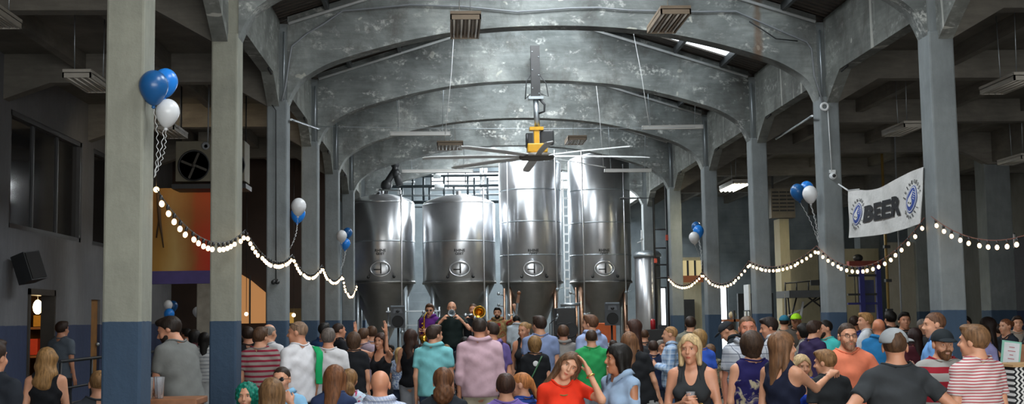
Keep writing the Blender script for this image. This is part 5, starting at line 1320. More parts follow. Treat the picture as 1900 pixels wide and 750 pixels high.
pp(1733, 580, 184, 62, 'tall man in light blue polo looking left, cropped brown hair', ('crop', '5f4230'), ('polo', '6f9fd6'), ('jeans', JN), ('bent', 'down'), look=(22, 4, 0), wt=1.05)
pp(1762, 600, 142, -10, 'dark haired woman half hidden behind the black cap', ('bobback', BK), ('tee', '25282c'), sex='f')
pp(1790, 587, 134, 150, 'dark haired man in navy t-shirt behind the fine striped back', ('short', BK), ('tee', '2a3148'), skin=SK2)
pp(1832, 590, 138, 50, 'woman with long dark hair and bare arm in black top at right', ('long', '241a18'), ('tank', '22242a'), sex='f', look=(0, 0, 0), skin=SK2)
pp(1822, 604, 150, 110, 'person in lilac top beside the fine striped back', ('short', DB), ('tee', '9a98c8'), sex='f')
pp(1866, 592, 124, 110, 'person with tousled auburn hair holding a hand to the face near the right edge', ('bun', '6e442c'), ('tee', '2a2f38'), arms=('face', 'bent'), sex='f')
pp(1887, 587, 116, 165, 'person in pale shirt with a dark bag strap near the right edge', ('short', DB), ('tee', '8f867c'), acc=(('strap', '22242a', -.9, .9),), sex='m')
pp(1915, 600, 140, 20, 'person in dark grey jacket cut off by the right edge', ('short', BR), ('tee', '3c4048'))
pp(1748, 613, 226, 176, 'smiling bearded man in black cap and wide red and grey striped t-shirt', ('cap', GI), ('tee', ('stripe', 'a2a09c', '96222f', .115, .45)), ('jeans', '2b3648'), ('down', 'down'), acc=(('beard', '6b4a32'), ('cap', '23292d', 0)), smile=True, look=(6, 5, 0))
pp(1659, 612, 275, 8, 'man in charcoal t-shirt and pale grey cap, back to camera, arms akimbo', ('cap', BR), ('tee', '34373a'), ('jeans', '2b2f38'), ('akimbo', 'akimbo'), acc=(('cap', '8f9396', -35),), look=(-25, 0, 0), skin=SK2, wt=1.12)
pp(1808, 604, 255, 22, 'man in fine red and white striped t-shirt at right, back to camera', ('short', '6b4e34'), ('tee', ('stripe', 'cfc6c4', 'a8434c', .021, .38)), ('jeans', '2b2f38'), ('down', 'bent'), look=(22, 0, 0), wt=1.05)
# ---- deeper heads between the others
for (x, y, ppm, fc, lb, hr_, tp) in ((447, 620, 105, 10, 'man in dark green deep behind the second left column', ('short', BK), ('tee', '2c3a30')),
        (538, 612, 105, 60, 'woman with a short dark hair in grey behind the white t-shirt', ('bobback', BK), ('tee', '64686c')),
        (636, 628, 104, 20, 'man in grey between the black t-shirts at left', ('crop', BR), ('tee', '6c6f74')),
        (690, 606, 111, 15, 'man with brown hair right before the leftmost speaker', ('short', BR), ('tee', 'a39aa4')),
        (782, 640, 104, 10, 'woman in rust top between the black tank and turquoise shirt', ('bobback', DB), ('tee', '7a3b2c')),
        (862, 626, 106, -10, 'dark haired onlooker left of the pink shirt', ('short', BK), ('tee', '30343a')),
        (1020, 640, 108, 20, 'child with brown hair in checked grey top at centre', ('short', BR), ('tee', '8b8a90')),
        (1075, 622, 104, -20, 'man in dark grey holding up a phone at centre', ('crop', DB), ('tee', '3f4146')),
        (1138, 632, 108, 15, 'dark haired onlooker between green t-shirt and long black hair', ('short', DB), ('tee', '2e3036')),
        (1196, 612, 104, -10, 'onlooker in charcoal before the slim tank', ('crop', BR), ('tee', '3c3e42')),
        (1362, 614, 112, 20, 'onlooker with fair hair between black polo and plaid shirt', ('short', LB), ('tee', 'c0c3c8')),
        (1468, 606, 95, 10, 'onlooker in dark blue before the metal stair', ('short', DB), ('tee', '2c3350')),
        (1553, 606, 112, 15, 'onlooker in grey between teal and peach t-shirts', ('short', BR), ('tee', '6d7278')),
        (1770, 618, 118, 10, 'onlooker in blue behind the wide striped t-shirt', ('short', BK), ('tee', '30508c')),
        (1852, 602, 112, 30, 'onlooker in olive right of the long dark hair', ('short', DB), ('tee', '55543c'))):
    pp(x, y, ppm, fc, lb, hr_, tp, sex='f' if 'woman' in lb else 'm', arms=('phone', 'down') if 'phone' in lb else ('down', 'bent'))
# ---- the band on the low stage
B = 'musicians on the stage'; SB = .42
sax = person(797, 564, 97, 150, 'saxophone player in purple shirt and dark glasses on the stage', ('short', BR), ('shirt', '5c2a78'), ('jeans', '4a2a3a'), ('bent', 'bent'), base=SB, group=B, acc=(('shades',),), look=(25, 10, 0))
trp = person(838, 560, 99, 178, 'bald trumpet player in dark green black t-shirt', ('bald', BR), ('tee', '1b2726'), ('jeans', '232c3e'), ('horn', 'horn'), base=SB, group=B, acc=(('glasses',),), wt=1.15)
trb = person(878, 564, 97, 172, 'horn player in black holding a flared brass bell sideways', ('crop', BR), ('tee', '1c1f22'), ('jeans', DK), ('hornb', 'hornb'), base=SB, group=B)
bas = person(923, 571, 92, 172, 'bearded double bass player in tan and red shirt', ('short', BK), ('shirt', ('blotch', '8a7650', 'a08a5c', '8c2a2a', 7)), ('jeans', DK), ('pluck', 'neck'), base=SB, group=B, acc=(('beard', '1f1712'),))
gtr = person(957, 589, 94, 10, 'stagehand in pale grey shirt and dark shorts beside the bass', ('short', BK), ('rolled', 'a9b3bb'), ('shorts', '3a3c40'), ('bent', 'bent'), base=SB, group=B, lean=18, look=(0, 25, 0))
# ================================================================ stage, band gear, furniture, backgrounds
M_BLKPLY = flat('black stage cloth', '1c1d1f', .8)
st = empty('stage', (1.2, 25.25, 0), 'low black stage riser the band stands on', 'stage')
MB().box(-3.4, 2.6, -2.2, 2.4, .36, .42).build('deck', M_BLKPLY, st)
MB().box(-3.38, 2.58, -2.18, -2.14, 0, .36).box(-3.38, -3.34, -2.18, 2.38, 0, .36).box(2.54, 2.58, -2.18, 2.38, 0, .36).box(-3.38, 2.58, 2.34, 2.38, 0, .36).build('skirt', M_BLKPLY, st)
def speaker(px_, py_top, py_bot, ppm, label, pole=True, wpx=27):
    a = PD(px_, py_top, ppm); b_ = PD(px_, py_bot, ppm); h_ = a.z-b_.z; w_ = wpx/ppm
    t = empty('speaker', (a.x, a.y, 0), label, 'speaker', 'loudspeakers by the stage')
    z0 = b_.z; t.location.z = .42; z0 -= .42
    poly = [(-w_/2, 0), (-w_/2*.82, .32), (w_/2*.82, .32), (w_/2, 0)]
    MB().prism(poly, z0, z0+h_, 'xy').build('cabinet', flat('dark grey speaker shell', '33383d', .5), t)
    MB().box(-w_*.48, w_*.48, -.02, .0, z0+h_*.93, z0+h_).build('top_lip', flat('worn grey edge', '6d7880', .5), t)
    mb = MB()
    for (cz, rx, rz_) in ((z0+h_*.30, w_*.40, w_*.40),):
        mb.lathe([(rx, -.012), (rx*.92, -.018), (rx*.85, .0), (rx*.3, .05), (0, .05)], (0, 0, cz), 24, axis='y')
    mb.build('woofer', flat('black speaker cone', '121314', .7), t)
    MB().prism([(-w_*.33, z0+h_*.66), (w_*.33, z0+h_*.66), (w_*.26, z0+h_*.86), (-w_*.26, z0+h_*.86)], -.012, .01).build('horn', flat('horn grey', '50565c', .5), t)
    MB().ball((0, -.018, z0+h_*.74), (w_*.13, .02, h_*.06)).build('horn_throat', M_BLACK, t)
    if pole:
        MB().tube([(0, .16, 0.3), (0, .16, z0)], .02).build('pole', M_BLACK, t)
        for i in range(3):
            q = 2*PI*i/3+.5; MB().tube([(0, .16, .5), (.35*math.cos(q), .16+.35*math.sin(q), .014)], .014).build('leg', M_BLACK, t)
    return t
speaker(738, 567, 609, 92, 'dark loudspeaker on a pole left of the saxophone player')
speaker(1136, 561, 604, 92, 'grey edged loudspeaker on a pole right of the stage')
# amplifier stack
def gear(name, x0p, x1p, ytp, Y, dep, z0, mat, label, cat):
    a, b_ = PY(x0p, ytp, Y), PY(x1p, ytp, Y); t = empty(name, ((a.x+b_.x)/2, Y, z0), label, cat); w_ = (b_.x-a.x)
    MB().box(-w_/2, w_/2, 0, dep, 0, a.z-z0, bev=.015).build('case', mat, t); return t, w_, a.z-z0
t, w_, h_ = gear('amplifier_stack', 1031, 1068, 572, 26.2, .5, .42, M_BLACK, 'black amplifier cabinet on the stage below the tall tanks', 'amplifier')
for cx_ in (-.22, .22):
    for cz_ in (.28, .72): MB().lathe([(.16, -.01), (.15, -.02), (.13, 0), (.04, .05), (0, .05)], (cx_*w_, 0, h_*cz_), 20, axis='y').build('speaker_cone', M_DARK, t)
MB().tube([(-.1, .1, h_+.06), (.32, .05, h_+.08)], .035).build('mixer_lamp', M_GALV, t)
t, w_, h_ = gear('road_case', 1106, 1143, 600, 27.0, .6, .42, flat('orange case laminate', 'c85a1c', .5), 'orange laminate road case behind the right loudspeaker', 'case')
MB().box(-w_/2-.01, w_/2+.01, -.012, 0, h_*.62, h_*.68).build('edge_trim', M_GALV, t); MB().box(-.08, .08, -.02, 0, h_*.4, h_*.48).build('latch', M_BLACK, t)
t, w_, h_ = gear('equipment_bench', 1196, 1236, 612, 28.5, .7, 0, M_BLACK, 'long dark equipment bench with red canisters by the last right column', 'bench')
MB().lathe([(.06, 0), (.06, .2), (.03, .24), (0, .24)], (-.02, .2, h_), 14).build('red_canister', flat('red canister', 'a8242c', .4), t); MB().box(.1, .3, .1, .3, h_, h_+.1).build('grey_box', M_DARK, t)
def micstand(px_, pyt, ppm, label, boom=.25):
    a = PD(px_, pyt, ppm); t = empty('microphone_stand', (a.x, a.y, .42), label, 'microphone stand', 'microphone stands on the stage'); z_ = a.z-.42
    MB().tube([(0, 0, .02), (0, 0, z_-.05)], .01).build('pole', M_BLACK, t); MB().lathe([(.14, 0), (.14, .02), (.02, .03)], n=20).build('base', M_BLACK, t)
    MB().tube([(0, 0, z_-.05), (boom, -.05, z_+.08)], .008).build('boom', M_BLACK, t)
    MB().ball((boom, -.05, z_+.1), (.028, .028, .035)).tube([(boom, -.05, z_+.08), (boom*.7, -.05, z_-.0)], .014).build('microphone', M_GALV, t)
micstand(776, 590, 99, 'microphone stand beside the saxophone player', .1)
micstand(1020, 596, 96, 'microphone stand in front of the amplifier cabinet', .15)
micstand(876, 600, 100, 'microphone stand between the two horn players', .05)
mx = empty('monitor_rack', PY(785, 640, 27), 'steel shelf rack standing behind the saxophone player', 'rack')
mx.location.z = .42; 
for x_ in (-.75, .35): MB().tube([(x_, 0, 0), (x_, 0, 1.73)], .025).build('upright', M_GALV, mx)
for z_ in (1.33, 1.63, .78): MB().box(-.78, .38, -.2, .2, z_, z_+.03).build('shelf', M_GALV, mx)
# instruments
M_BRASS = flat('lacquered brass', 'c89a3c', .25, 1, .08, 5, 0)
def held(name, pos, label, cat): return empty(name, pos, label, cat)
h1, h2 = sax.hand(1), sax.hand(-1); mouth = sax.W(sax.Ho+sax.Hm @ V3(0, .10, -.06))
o = held('saxophone', (mouth.x, mouth.y-.05, 0), 'brass saxophone hanging in front of the purple shirt', 'saxophone'); q0 = Vector((mouth.x, mouth.y-.05, 0))
m0 = mouth-q0
MB().tube([m0+Vector((0, -.02, 0)), m0+Vector((-.05, -.08, .03)), m0+Vector((-.09, -.10, -.04)), m0+Vector((-.10, -.12, -.25)), m0+Vector((-.07, -.12, -.55)), m0+Vector((-.02, -.14, -.62)), m0+Vector((-.06, -.2, -.58)), m0+Vector((-.13, -.26, -.40))], .03, 12, radii=[.008, .01, .014, .022, .036, .045, .052, .08]).build('body', M_BRASS, o)
for i in range(5): MB().ball(m0+Vector((-.13, -.12, -.18-.07*i)), (.018, .012, .018)).build('key', M_BRASS, o)
mo = trp.W(trp.Ho+trp.Hm @ V3(0, .105, -.06)); o = held('trumpet', mo, 'silver trumpet raised to the mouth of the bald player', 'trumpet')
MB().tube([(0, 0, 0), (.0, -.40, -.03)], .01, 12, radii=[.008, .010]).tube([(0, -.15, -.09), (0, -.40, -.09), (0, -.44, -.06), (0, -.40, -.03)], .008).tube([(0, -.15, -.09), (0, -.12, -.06), (0, -.15, -.03)], .008).build('tubing', M_GALV, o)
MB().lathe([(.010, .05), (.014, 0), (.03, -.07), (.065, -.11), (.062, -.112), (.026, -.07), (.008, 0), (0, .02)], (0, -.42, -.03), 20, axis='y').build('bell', M_GALV, o)
for i in range(3): MB().tube([(0, -.20-.035*i, -.10), (0, -.20-.035*i, .01)], .012).build('valve', M_GALV, o)
mo = trb.W(trb.Ho+trb.Hm @ V3(0, .105, -.06)); o = held('flugelhorn', mo, 'gold horn with a wide flared bell held by the player in black', 'horn')
MB().tube([(0, 0, 0), (.05, -.22, 0), (.10, -.30, -.02), (.16, -.25, -.05), (.12, -.1, -.08), (.06, -.12, -.1), (.0, -.2, -.12)], .014).build('tubing', M_BRASS, o)
MB().lathe([(.015, .12), (.03, .0), (.06, -.09), (.115, -.15), (.112, -.152), (.055, -.09), (.025, 0), (.0, .08)], (.12, -.25, .02), 24, axis='y').build('bell', M_BRASS, o)
MB().tube([(-.14, -.14, -.04), (.0, -.2, -.03)], .02).ball((-.14, -.14, -.04), .04).build('slide_end', M_GALV, o)
# double bass: body outline with waist, neck, scroll, strings
bh = bas.hand(-1); bx = bas.o.location.x+.10; by = bas.o.location.y-.42
o = held('double_bass', (bx, by, SB), 'orange brown double bass held upright on the stage', 'double bass')
tilt = Matrix.Rotation(R(9), 4, 'Y')
half = [(0, .12), (.20, .14), (.31, .28), (.33, .42), (.27, .58), (.215, .68), (.24, .80), (.265, .92), (.22, 1.05), (.10, 1.14), (.045, 1.20)]
poly = half + [(-x, z_) for x, z_ in half[::-1] if x > 0]
MB().prism(poly, -.10, .10, 'xz', tilt).build('body', flat('amber bass varnish', '9c4f1c', .3, 0, .2, 5), o)
for s_ in (-1, 1): MB().tube([tilt @ Vector((s_*.10, -.104, .62)), tilt @ Vector((s_*.13, -.104, .52)), tilt @ Vector((s_*.10, -.104, .45))], .010).build('sound_hole', M_BLACK, o)
MB().prism([(-.03, .55), (.03, .55), (.02, 1.78), (-.02, 1.78)], -.15, -.115, 'xz', tilt).build('fingerboard', M_BLACK, o)
MB().prism([(-.022, 1.15), (.022, 1.15), (.02, 1.8), (-.02, 1.8)], -.115, -.05, 'xz', tilt).build('neck', M_WOOD, o)
MB().prism([(-.03, 1.78), (.03, 1.78), (.025, 1.95), (-.025, 1.95)], -.12, -.05, 'xz', tilt).ball(tilt @ Vector((0, -.10, 1.98)), .04).build('scroll', M_WOOD, o)
for s_ in (-.018, -.006, .006, .018): MB().tube([tilt @ Vector((s_, -.16, 1.78)), tilt @ Vector((s_, -.18, .5)), tilt @ Vector((s_*.7, -.12, .22))], .002, 5).build('string', M_GALV, o)
MB().box(-.06, .06, -.175, -.10, .48, .50, tilt).build('bridge', M_WOODL, o); MB().tube([(.0, 0, .13), (-.0, 0, .003)], .008).build('end_pin', M_BLACK, o)

# green cloth over the white t-shirt's shoulder
W_ = wht.W; gm = MB()
pts = []
for i in range(9):
    u = i/8
    for v_ in (-1, 0, 1):
        a_ = u*PI*.62
        y_ = .02-.155*math.sin(min(a_, PI/2)) ; z_ = 1.455-.0*u-(.38*max(0, u-.25)/.75 if u > .25 else 0)
        y_ = .06-.20*min(1, u*2.5); pts.append(W_((-.0+.155+v_*.045+.012*math.sin(u*6), y_, z_+.015+.01*math.cos(u*9+v_))))
vs = pts+[p_+Vector((0.006, -.012, .006)) for p_ in pts]; fs = []
for i in range(8):
    for j in range(2):
        a_ = i*3+j; fs += [(a_, a_+1, a_+4, a_+3), (27+a_, 27+a_+3, 27+a_+4, 27+a_+1)]
for i in range(8): fs += [(i*3, i*3+3, 27+i*3+3, 27+i*3), (i*3+2, 27+i*3+2, 27+i*3+5, i*3+5)]
gm.add(vs, fs, True); c_ = wht.o.location
tag(gm.build('green_cloth', cloth('12995a'), loc=(c_.x, c_.y, pts[12].z)), 'bright green t-shirt slung over the shoulder of the white t-shirt', 'cloth')

# benches and tables under the seated people
def bench(x, y, L, label, rz=0, h=.42):
    t = empty('bench', (x, y, 0), label, 'bench', 'wooden benches', rz)
    MB().box(-L/2, L/2, -.14, .14, h-.05, h, bev=.008).build('seat', M_WOOD, t)
    for s_ in (-1, 1):
        MB().box(s_*(L/2-.2)-.03, s_*(L/2-.2)+.03, -.12, .12, 0, h-.05).build('leg', M_WOOD, t)
    return t
def ptable(x, y, L, label, h=.75):
    t = empty('beer_table', (x, y, 0), label, 'table', 'wooden beer tables')
    MB().box(-L/2, L/2, -.3, .3, h-.05, h, bev=.008).build('tabletop', M_WOOD, t)
    for s_ in (-1, 1):
        MB().box(s_*(L/2-.25)-.035, s_*(L/2-.25)+.035, -.25, .25, 0, h-.05).build('leg', M_WOOD, t)
    MB().box(-L/2+.25, L/2-.25, -.03, .03, .2, .27).build('stretcher', M_WOOD, t)
    return t
for (px_, ppm, L, lb) in ((505, 228, 1.5, 'wooden bench under the ash brown hair at lower left'), (523, 186, 1.0, 'wooden bench under the man in dark glasses'), (650, 190, 1.5, 'wooden bench under the auburn haired woman'), (705, 204, .7, 'wooden bench under the bald man in checks'), (822, 204, .8, 'wooden bench under the chestnut curls'), (940, 203, 1.0, 'wooden bench under the lavender t-shirt')):
    p = PD(px_, 700, ppm); bench(p.x, p.y+.02, L, lb, 0)
p = PD(760, 700, 178); ptable(p.x, p.y, 1.1, 'brown wooden table beyond the bald man, glasses on it')
p = PD(1222, 712, 160); bench(p.x+.02, p.y, 1.1, 'wooden bench with brown front beside the navy boy', 0, .75)
# small table of the bearded man
TH = 1.2; Yt = 2309.27*(1.87-TH)/(737-601)
a, b_ = PY(262, 735, Yt), PY(366, 735, Yt)
tb = empty('high_table', ((a.x+b_.x)/2, Yt, 0), 'small wooden standing table in front of the bearded man', 'table')
w_ = b_.x-a.x
MB().box(-w_/2, w_/2, -.02, .5, TH-.06, TH, bev=.01).build('tabletop', M_WOOD, tb)
for sx_ in (-1, 1):
    for yy_ in (.04, .44): MB().box(sx_*(w_/2-.05)-.025, sx_*(w_/2-.05)+.025, yy_-.025, yy_+.025, 0, TH-.06).build('leg', M_WOOD, tb)
M_CUP, nt, b = nmat('clear plastic cup'); b.inputs['Base Color'].default_value = (.9, .92, .95, 1); b.inputs['Transmission Weight'].default_value = .85; b.inputs['Roughness'].default_value = .08; b.inputs['IOR'].default_value = 1.15
def cup(loc, label, h=.15, beer=None, group='plastic cups'):
    t = empty('plastic_cup', loc, label, 'cup', group)
    MB().lathe([(.026, 0), (.036, h), (.037, h+.004), (.034, h+.002), (.024, .004), (0, .004)], n=20).build('wall', M_CUP, t)
    if beer: MB().lathe([(.024, .006), (.031, h*.7), (0, h*.7)], n=20).build('beer', flat('golden beer', 'b9791f', .2), t)
    return t
for dx, dy, lb in ((-.20, .10, 'empty clear cup standing left on the small wooden table'), (-.11, .14, 'empty clear cup next to the left one on the small wooden table'), (-.15, .22, 'empty clear cup at the back of the small wooden table')):
    cup(((a.x+b_.x)/2+dx, Yt+dy, TH), lb, .19)
for pr_, s_, lb in ((blonde, 1, 'small clear cup in the clasped hands of the blonde bob'), (wht, 1, 'cup of beer held by the man with the green cloth'), (sax, 1, None), (denim, -1, 'cup of beer in the hand of the denim shirt')):
    if lb is None: continue
    h_ = pr_.hand(s_); cup(h_-Vector((0, 0, .06)), lb, .13, True, 'cups in hands')
# menu board at lower right
p = PD(1878, 660, 203); mb_ = empty('menu_board', (p.x, p.y, 0), 'white menu sign with mint border standing at the lower right edge', 'sign')
rt = Matrix.Rotation(R(8), 4, 'Y')
zc = p.z
def card(x0, x1, z0, z1, nm, mat, y0=0, y1=.012): return MB().box(x0, x1, y0, y1, z0, z1, Matrix.Translation((0, 0, zc)) @ rt).build(nm, mat, mb_)
card(-.10, .08, -.16, .13, 'panel', flat('mint border print', '7fb5a4', .6)); card(-.082, .062, -.14, .115, 'paper', flat('white paper', 'c9cbce', .6), -.003, 0)
for i, ww in enumerate((.05, .07, .035, .06)): card(-.01-ww/2, -.01+ww/2, .07-i*.035, .078-i*.035, 'print_line', flat('dusty red print', 'a86a70', .7), -.005, -.003)
card(-.045, .03, -.075, -.065, 'print_bar', M_INK, -.005, -.003); card(-.012, -.004, -.12, -.07, 'print_stem', M_INK, -.005, -.003)
card(-.02, .09, -.36, -.17, 'lower_panel', flat('pale mint paper', 'a8c3ba', .6), -.01, 0)
MB().box(.02, .18, .03, .06, zc-.75, zc+.1).build('post', M_WOOD, mb_); MB().box(-.15, .25, -.1, .3, 0, .04).build('base', M_WOOD, mb_); MB().tube([(.05, .045, .03), (.05, .045, zc-.7)], .02).build('stem', M_BLACK, mb_)
M_CHEV, nt, b = nmat('black and white chevron cloth'); v = texco(nt); x, y, z = sepxyz(nt, v)
tri = mathn(nt, 'ABSOLUTE', mathn(nt, 'SUBTRACT', mathn(nt, 'FRACT', mathn(nt, 'MULTIPLY', z, 22.0)), .5))
f = mathn(nt, 'LESS_THAN', mathn(nt, 'FRACT', mathn(nt, 'ADD', mathn(nt, 'MULTIPLY', x, 26.0), mathn(nt, 'MULTIPLY', tri, 1.1))), .5)
nt.links.new(mixc(nt, f, s2l('cfcfcd'), s2l('1c1d20')), b.inputs['Base Color']); b.inputs['Roughness'].default_value = .9
p = PD(1893, 700, 232); ts = empty('cloth_table', (p.x+.22, p.y+.2, 0), 'small table under a black and white chevron cloth at the right edge', 'table')
MB().box(-.28, .3, -.22, .25, 0.02, p.z+.08, bev=.01).build('chevron_cloth', M_CHEV, ts)
MB().box(-.29, .31, -.23, .26, p.z+.08, p.z+.10).build('tabletop', M_WOODL, ts)

# ---------------------------------------------------------------- left aisle background
M_MUR, nt, b = nmat('orange abstract mural'); v = texco(nt); x, y, z = sepxyz(nt, v)
xx = mathn(nt, 'ADD', mathn(nt, 'SUBTRACT', x, .22), mathn(nt, 'MULTIPLY', noise(nt, texco(nt, (1, 1, .5)), 1.6, 4), .5))
col = ramp(nt, mathn(nt, 'ADD', mathn(nt, 'MULTIPLY', xx, .42), .5), [(.05, s2l('6b4a22')), (.30, s2l('9b7330')), (.42, s2l('a98d55')), (.55, s2l('8c5a28')), (.60, s2l('a03c1a')), (.72, s2l('b02a16')), (.95, s2l('7a3018'))])
col = mixc(nt, ramp(nt, z, [(.55, (0, 0, 0)), (1.0, (1, 1, 1))]), col, mixc(nt, .5, col, s2l('7a4a1c')))
nt.links.new(col, b.inputs['Base Color']); b.inputs['Roughness'].default_value = .8
ym = 23.0; a, b_ = PY(250, 350, ym), PY(440, 350, ym); zb_ = PY(330, 503, ym).z; zbot = PY(330, 527, ym).z
mu = empty('mural_panel', ((a.x+b_.x)/2, ym, zb_), 'big orange and red painted panel with a purple foot in the left aisle', 'panel')
w_ = b_.x-a.x; hz = a.z-zb_
MB().box(-w_/2, w_/2, 0, .06, 0, hz).build('painting', M_MUR, mu)
MB().box(-w_/2, w_/2, -.03, .08, zbot-zb_, .0).build('purple_band', flat('purple band', '40356c', .6, 0, .2, 3), mu)
MB().tube([(-w_*.27, -.03, hz*.98), (-w_*.25, -.03, hz*.6), (-w_*.23, -.03, hz*.45), (-w_*.21, -.03, hz*.28)], .02, 8, radii=[.035, .03, .018, .01]).tube([(-w_*.25, -.03, hz*.7), (-w_*.28, -.03, hz*.4)], .014).build('painted_figure', flat('dark brown paint', '3f2d1a', .8), mu)
for s_ in (-1, 1): MB().tube([(s_*w_*.45, .03, hz), (s_*w_*.45, .03, AC-zb_)], .01).build('hanger', M_BLACK, mu)
l = bpy.data.lights.new('mural_spot', 'AREA'); l.shape = 'RECTANGLE'; l.size = 1.6; l.size_y = .3; l.energy = 9; l.color = (1, .75, .45)  # added light that brightens the mural, no fixture of its own
o = bpy.data.objects.new('mural_spot', l); COL.objects.link(o); o.location = ((a.x+b_.x)/2+.1, ym-.7, 5.5); o.rotation_euler = (R(38), 0, 0)
# condenser with two fans
Yac = 21.5; a, b_ = PY(326, 262, Yac), PY(388, 345, Yac)
ac = empty('condenser_unit', (a.x, Yac, b_.z), 'beige air conditioning unit with big round fans under the left aisle ceiling', 'air conditioner')
h_ = a.z-b_.z; fw_ = (b_.x-a.x)
MB().box(0, fw_*2.05, .0, .55, h_*.1, h_, bev=.01).build('casing', flat('aged beige metal', '656152', .6, 0), ac)
MB().box(-.05, fw_*2.1, -.05, .6, -.05, .03).build('platform', M_BLACK, ac)
for cx_ in (fw_*.55, fw_*1.6):
    r_ = h_*.33; fo = MB().lathe([(r_, 0), (r_+.015, -.03), (r_-.01, -.03), (r_-.01, 0)], (cx_, 0, h_*.45), 28, axis='y').build('fan_ring', M_BLACK, ac)
    MB().lathe([(r_-.01, -.004), (0, -.004)], (cx_, 0, h_*.45), 28, axis='y').build('dark_opening', M_INK, ac)
    fb = MB()
    for i in range(4):
        Mx = Matrix.Translation((cx_, -.015, h_*.45)) @ Matrix.Rotation(PI/2*i+.4, 4, 'Y'); fb.box(.02, r_*.9, -.004, .004, -.01, .03, Mx)
    fb.lathe([(.04, -.02), (.03, -.035), (0, -.04)], (cx_, 0, h_*.45), 14, axis='y').build('fan_blades', flat('dull fan metal', '3f3c36', .6, .2), fo)
for s_ in (.05, 2.0): MB().tube([(fw_*s_, .3, h_), (fw_*s_, .3, AC-b_.z)], .012).build('hanger', M_BLACK, ac)
MB().lathe([(.05, -.02), (.07, -.05), (.04, -.05), (.03, -.02)], (fw_*.9, 0, h_*.88), 20, axis='y').tube([(fw_*.96, -.03, h_*.88), (fw_*.99, -.03, AC-b_.z)], .012).build('hose', M_CABLE, ac)
# dark bar wall closing the left aisle
struct(MB().box(HALL_L, XL-.45, 31.0, 31.2, 0, AC).build('wall_bar', flat('dark brown bar wall', '3a2c24', .8, 0, .3, 1.2)))
bar = empty('bar_counter', (-4.7, 28.9, 0), 'dark bar counter deep in the left aisle', 'bar counter')
MB().box(-1.6, 1.7, -.3, .3, 0, 1.05).build('front', flat('dark stained panels', '2b211b', .6), bar); MB().box(-1.7, 1.8, -.36, .36, 1.05, 1.1, bev=.01).build('worktop', M_WOOD, bar)
lp = empty('lit_wall_panel', (PY(462, 560, 30.9).x, 30.95, 0), 'warm lit wall panel glowing between the second and third left columns', 'panel')
a, b_ = PY(452, 512, 30.95), PY(484, 600, 30.95)
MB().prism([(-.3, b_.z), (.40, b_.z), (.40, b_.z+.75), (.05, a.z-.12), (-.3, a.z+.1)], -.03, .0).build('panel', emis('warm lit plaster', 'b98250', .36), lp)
MB().box(.0, .04, -.05, -.03, b_.z, a.z).build('mullion', M_DARK, lp)
for (px_, py_, Y, lb) in ((290, 352, 20.0, 'tiny warm pendant bulb near the fan unit'), (457, 583, 29.5, 'tiny warm bulb against the lit wall panel'), (545, 585, 29.5, 'dim amber lamp between the third and fourth left columns')):
    p = PY(px_, py_, Y); t = empty('pendant_bulb', p, lb, 'lamp'); MB().ball((0, 0, 0), .045).build('bulb', M_LAMPW, t); MB().tube([(0, 0, .03), (0, 0, AC-p.z)], .006).build('cord', M_BLACK, t)
p = PY(546, 590, 30.5); t = empty('shelf_unit', (p.x, 30.6, 0), 'amber lit shelf between the third and fourth left columns', 'shelf')
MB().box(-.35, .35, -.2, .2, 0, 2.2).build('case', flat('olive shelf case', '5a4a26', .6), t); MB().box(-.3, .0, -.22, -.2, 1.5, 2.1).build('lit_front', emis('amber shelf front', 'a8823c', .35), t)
p = PY(473, 600, 24); 
# ---------------------------------------------------------------- right aisle background
Yr = 38.0
M_CREAM = concrete('cream block wall', 'a39c80', 'b2ab90', 'bfb89c', .7, 0, None, boards=False)
def rwall(x0p, x1p, y0p, y1p, Y, name, mat, label, cat, dep=.15):
    a, b_ = PY(x0p, y0p, Y), PY(x1p, y1p, Y); z0 = max(0, b_.z) if y1p < 600 else 0
    return tag(MB().box(a.x, b_.x, Y, Y+dep, z0, a.z).build(name, mat), label, cat)
rwall(1452, 1526, 464, 700, 36.5, 'partition', M_CREAM, 'cream partition wall behind the metal stair', 'wall panel')
rwall(1446, 1474, 406, 700, 34.0, 'boxed_pillar', M_CREAM, 'cream boxed pillar under the slatted vent', 'pillar', .6)
rwall(1560, 1640, 462, 700, 36.0, 'partition', M_CREAM, 'cream partition wall behind the blue steel frame', 'wall panel')
rwall(1645, 1722, 450, 700, 33.0, 'partition', M_WALLR, 'khaki partition wall right of the yellow pipe', 'wall panel')
rwall(1840, 1960, 440, 700, 30.0, 'partition', M_WALL, 'grey partition wall at the right edge with a small lit window', 'wall panel')
a, b_ = PY(1430, 350, 33.8), PY(1476, 404, 33.8)
vt = empty('slatted_vent', (a.x, 33.8, b_.z), 'slatted grey brown louvre vent high on the boxed pillar', 'vent')
w_, h_ = b_.x-a.x, a.z-b_.z
MB().box(0, w_, .0, .3, 0, h_).build('frame', flat('vent frame', '6d675c', .6), vt)
for j in range(3):
    for i in range(6): MB().box(w_*(.04+.32*j), w_*(.31+.32*j), -.03, 0, h_*(.22+.125*i), h_*(.27+.125*i)).build('slat', M_DARK, vt)
MB().box(w_*.1, w_*.16, .1, .16, h_, AC-b_.z).build('hanger', M_DARK, vt)
